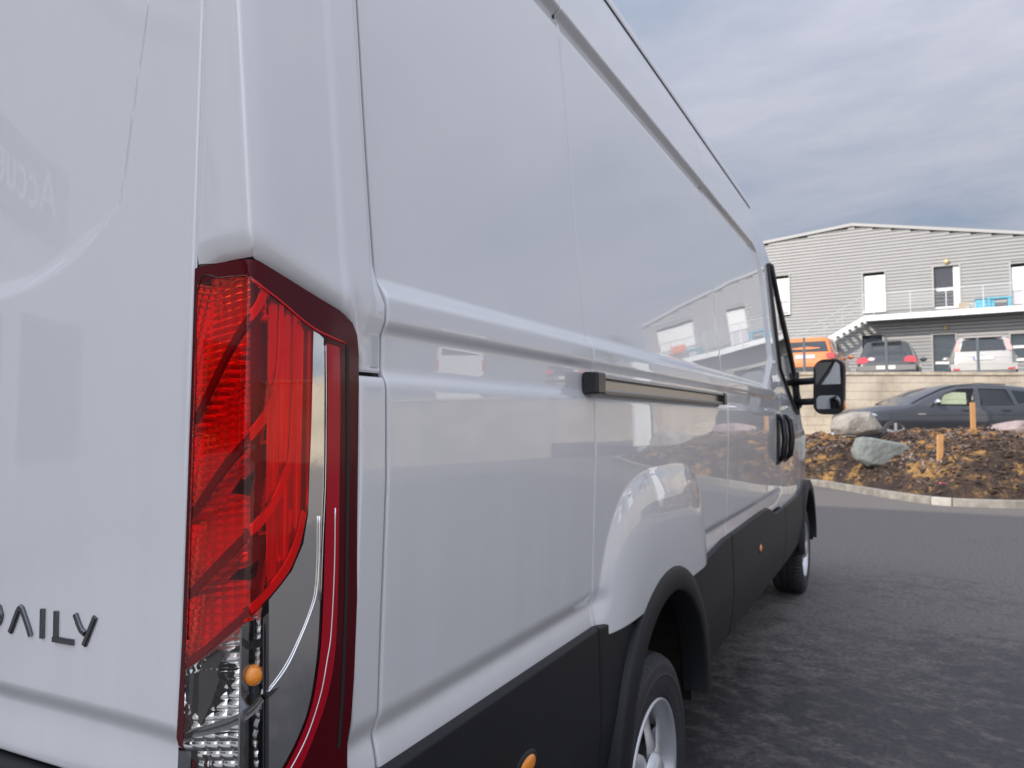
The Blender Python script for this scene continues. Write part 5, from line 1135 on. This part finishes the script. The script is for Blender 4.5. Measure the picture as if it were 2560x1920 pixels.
rear_patch(car4, ors, 'number_plate', [(-.28, .86), (-.28, .97), (.28, .97), (.28, .86)], mat('lilac_white_plate', (.70, .66, .80), .5), off=.03)
rear_patch(car4, ors, 'rear_bumper', [(-.86, .34), (-.86, .60), (.86, .60), (.86, .34)], TRIMC, off=.05)
mirrors(car4, ors, 2.95, 1.04, P_OR)
# white vans and a car on the yard to the right (seen mirrored in the van's side)
P_WH = mat('white_van_paint', (.78, .78, .78), .35, coat=1.0)
vsh = CarShape(5.4, 1.98, 2.3, [(0, .45), (.02, .8), (.04, 1.6), (.08, 2.15), (.2, 2.28), (2.5, 2.32), (3.6, 2.26), (4.2, 1.75), (4.5, 1.35), (5.1, 1.12), (5.33, .9), (5.4, .45)], [(.2, .93), (.4, .98), (.9, 1.0), (1.4, .98), (2.0, .92), (2.4, .86)], taper=.12)
for i, (x, y, h, lab) in enumerate(((14.9, 24.6, 1.1, 'white panel van on the yard behind the right wall, nearer one'), (18.5, 21.0, 1.0, 'white panel van on the yard behind the right wall, farther right one'))):
    c = build_car('parked_van', lab, vsh, P_WH, (x, y, 2.43), h, 'white vans on the yard', side_win=[([(3.55, 1.35), (3.5, 1.95), (3.85, 1.95), (4.3, 1.4)], CARGLASS)], wheels=(1.0, 4.3), wr=.34); c['category'] = 'van'
    rear_patch(c, vsh, 'rear_window', [(-.7, 1.4), (-.68, 1.95), (.68, 1.95), (.7, 1.4)], CARGLASS); rear_patch(c, vsh, 'tail_lamp', [(.82, .8), (.8, 1.2), (.92, 1.2), (.94, .8)], TAIL, mirror=True)
c = copy_tree(car2); c.location = (11.0, 26.6, 2.43); c.rotation_euler = (0, 0, 1.3); c['label'] = 'charcoal hatchback on the yard beyond the right edge, next to white vans'
# ------------------------------------------------------------------ tall building added unseen to shade van and asphalt; entrance block with Accueil sign
REND = mat('off_white_render', (.70, .69, .66), .9, noise=(.8, .05), bump=(60, .2, .003)); FRM = mat('grey_window_frame', (.20, .21, .22), .5); SIGN = mat('grey_sign_panel', (.26, .28, .28), .5); SIGNW = mat('white_sign_letters', (.85, .85, .85), .5)
rec = empty('shading_building', (-9.5, -9.5, 0)); tag(rec, 'tall off white building added unseen behind and left of the camera to shade the van', 'building')
def rb(mb, name, m, par=rec): mb.V = [tuple(np.array(v) - np.array((-9.5, -9.5, 0))) for v in mb.V]; return mb.build(name, m, par)
mb = MB(); mb.box((-12.6, -20, 0), (-4.9, -9.5, 12.7)); rb(mb, 'main_block', REND)
mb = MB(); mb.box((-12.8, -20.2, 12.7), (-4.7, -9.3, 13.0)); rb(mb, 'parapet', FLASH)
for fl in range(4):
    for i in range(3):
        x = -12.1 + i * 2.5; z = 1.0 + fl * 3.05; mb = MB(); mb.box((x, -9.52, z), (x + 1.5, -9.44, z + 1.5)); w_ = rb(mb, 'window', FRM); mb = MB(); mb.box((x + .07, -9.45, z + .07), (x + 1.43, -9.42, z + 1.43)); rb(mb, 'pane', PANE2, w_)
e1 = np.array([.40, .917, 0]); nn = np.array([.917, -.40, 0]); Sg = np.array([-7.3, -4.1, 0.0])
porch = empty('entrance_block', tuple(Sg), rz=math.atan2(e1[1], e1[0])); tag(porch, 'lower entrance block with the Accueil sign, left of the van', 'building')
# local x along e1, local -y faces the van
mb = MB(); mb.box((-7.0, 0, 0), (2.3, 4.0, 7.0)); mb.build('block_wall', REND, porch); mb = MB(); mb.box((-7.1, -.12, 7.0), (2.4, 4.1, 7.2)); mb.build('flat_roof', FLASH, porch)
for x in (-6.4, -4.2, -2.0): 
    mb = MB(); mb.box((x, -.03, .9), (x + 1.4, .05, 2.6)); w_ = mb.build('window', FRM, porch); mb = MB(); mb.box((x + .07, -.045, .97), (x + 1.33, -.031, 2.53)); mb.build('pane', PANE2, w_)
mb = MB(); mb.box((.0, -.03, .02), (1.8, .05, 2.5)); w_ = mb.build('door', FRM, porch); mb = MB(); mb.box((.1, -.045, .1), (1.7, -.031, 2.4)); mb.build('pane', PANE2, w_)
mb = MB(); mb.box((-1.5, -.08, 3.55), (1.5, -.001, 4.45)); sg_ = mb.build('sign_panel', SIGN, porch)
cu = bpy.data.curves.new('sign_text', 'FONT'); cu.body = 'Accueil'; cu.size = .80; cu.extrude = .01; cu.align_x = 'CENTER'; cu.align_y = 'CENTER'; to = bpy.data.objects.new('sign_text', cu); COL.objects.link(to)
me = bpy.data.meshes.new_from_object(to.evaluated_get(bpy.context.evaluated_depsgraph_get())); bpy.data.objects.remove(to); me.materials.clear(); me.materials.append(SIGNW)
st = bpy.data.objects.new('sign_lettering', me); link(st, sg_); st.rotation_euler = (math.pi / 2, 0, 0); st.location = (0, -.095, 4.0)

# ------------------------------------------------------------------ white totem on the island, beyond the right edge
p = B(12.6, 13.9, .35); tot = empty('totem_sign', tuple(p), rz=-1.05); tag(tot, 'white totem sign panel with dark blue edge beyond the right edge', 'sign'); mb = MB(); mb.box((-.27, -.06, .45), (.27, .06, 2.7)); mb.build('panel', SHUT, tot, bevel=.01); mb = MB(); mb.box((-.33, -.05, .45), (-.272, .05, 2.7)); mb.build('edge_strip', mat('navy_strip', (.03, .06, .16), .5), tot); mb = MB(); mb.box((-.12, -.04, -.4), (.12, .04, .45)); mb.build('post', RAILM, tot)
# ------------------------------------------------------------------ trees beyond the building
LEAF = mat('tree_leaf', (.065, .085, .03), .7, noise=(3, .4)); BARK = mat('tree_bark', (.09, .07, .05), .9, noise=(12, .4))
def tree(x, y, z0, h, r, label, seed):
    rg = np.random.default_rng(seed); t = empty('tree', (x, y, z0)); tag(t, label, 'tree', 'trees beyond the wall'); mb = MB(); mb.tube([(0, 0, 0), (.08, .03, h * .3), (.0, .1, h * .6), (.1, 0, h * .88)], [.20, .15, .10, .03], 10); tips = []
    for i in range(9):
        a = i * 2.4; zb = h * (.25 + .06 * i); L = r * rg.uniform(.6, .95); e = np.array([math.cos(a) * L, math.sin(a) * L, zb + L * .55]); mb.tube([(0.03, .05, zb), e * .5 + np.array([0, 0, zb * .5]) , e], [.07, .045, .015], 6); tips.append(e)
    mb.build('trunk', BARK, t, smooth=True); V = []; F = []
    cl = [np.array([rg.normal(0, r * .42), rg.normal(0, r * .42), h * rg.uniform(.38, .98)]) for _ in range(60)] + tips
    for c in cl:
        rr_ = rg.uniform(.35, .75)
        for _ in range(75):
            p = c + rg.normal(0, rr_ * .5, 3); a = rg.normal(0, 1, 3); a /= np.linalg.norm(a); b_ = np.cross(a, rg.normal(0, 1, 3)); b_ /= np.linalg.norm(b_); s = rg.uniform(.05, .10); n0 = len(V); V += [p - a * s, p + b_ * s * .5, p + a * s, p - b_ * s * .5]; F.append((n0, n0 + 1, n0 + 2, n0 + 3))
    mesh_obj('crown', V, F, LEAF, t)
tree(14.6, 41.0, 3.4, 6.0, 2.4, 'round leafy tree to the right of the clad building', 5); tree(24.5, 30.0, 2.43, 5.0, 2.0, 'smaller tree on the yard farther to the right', 6)
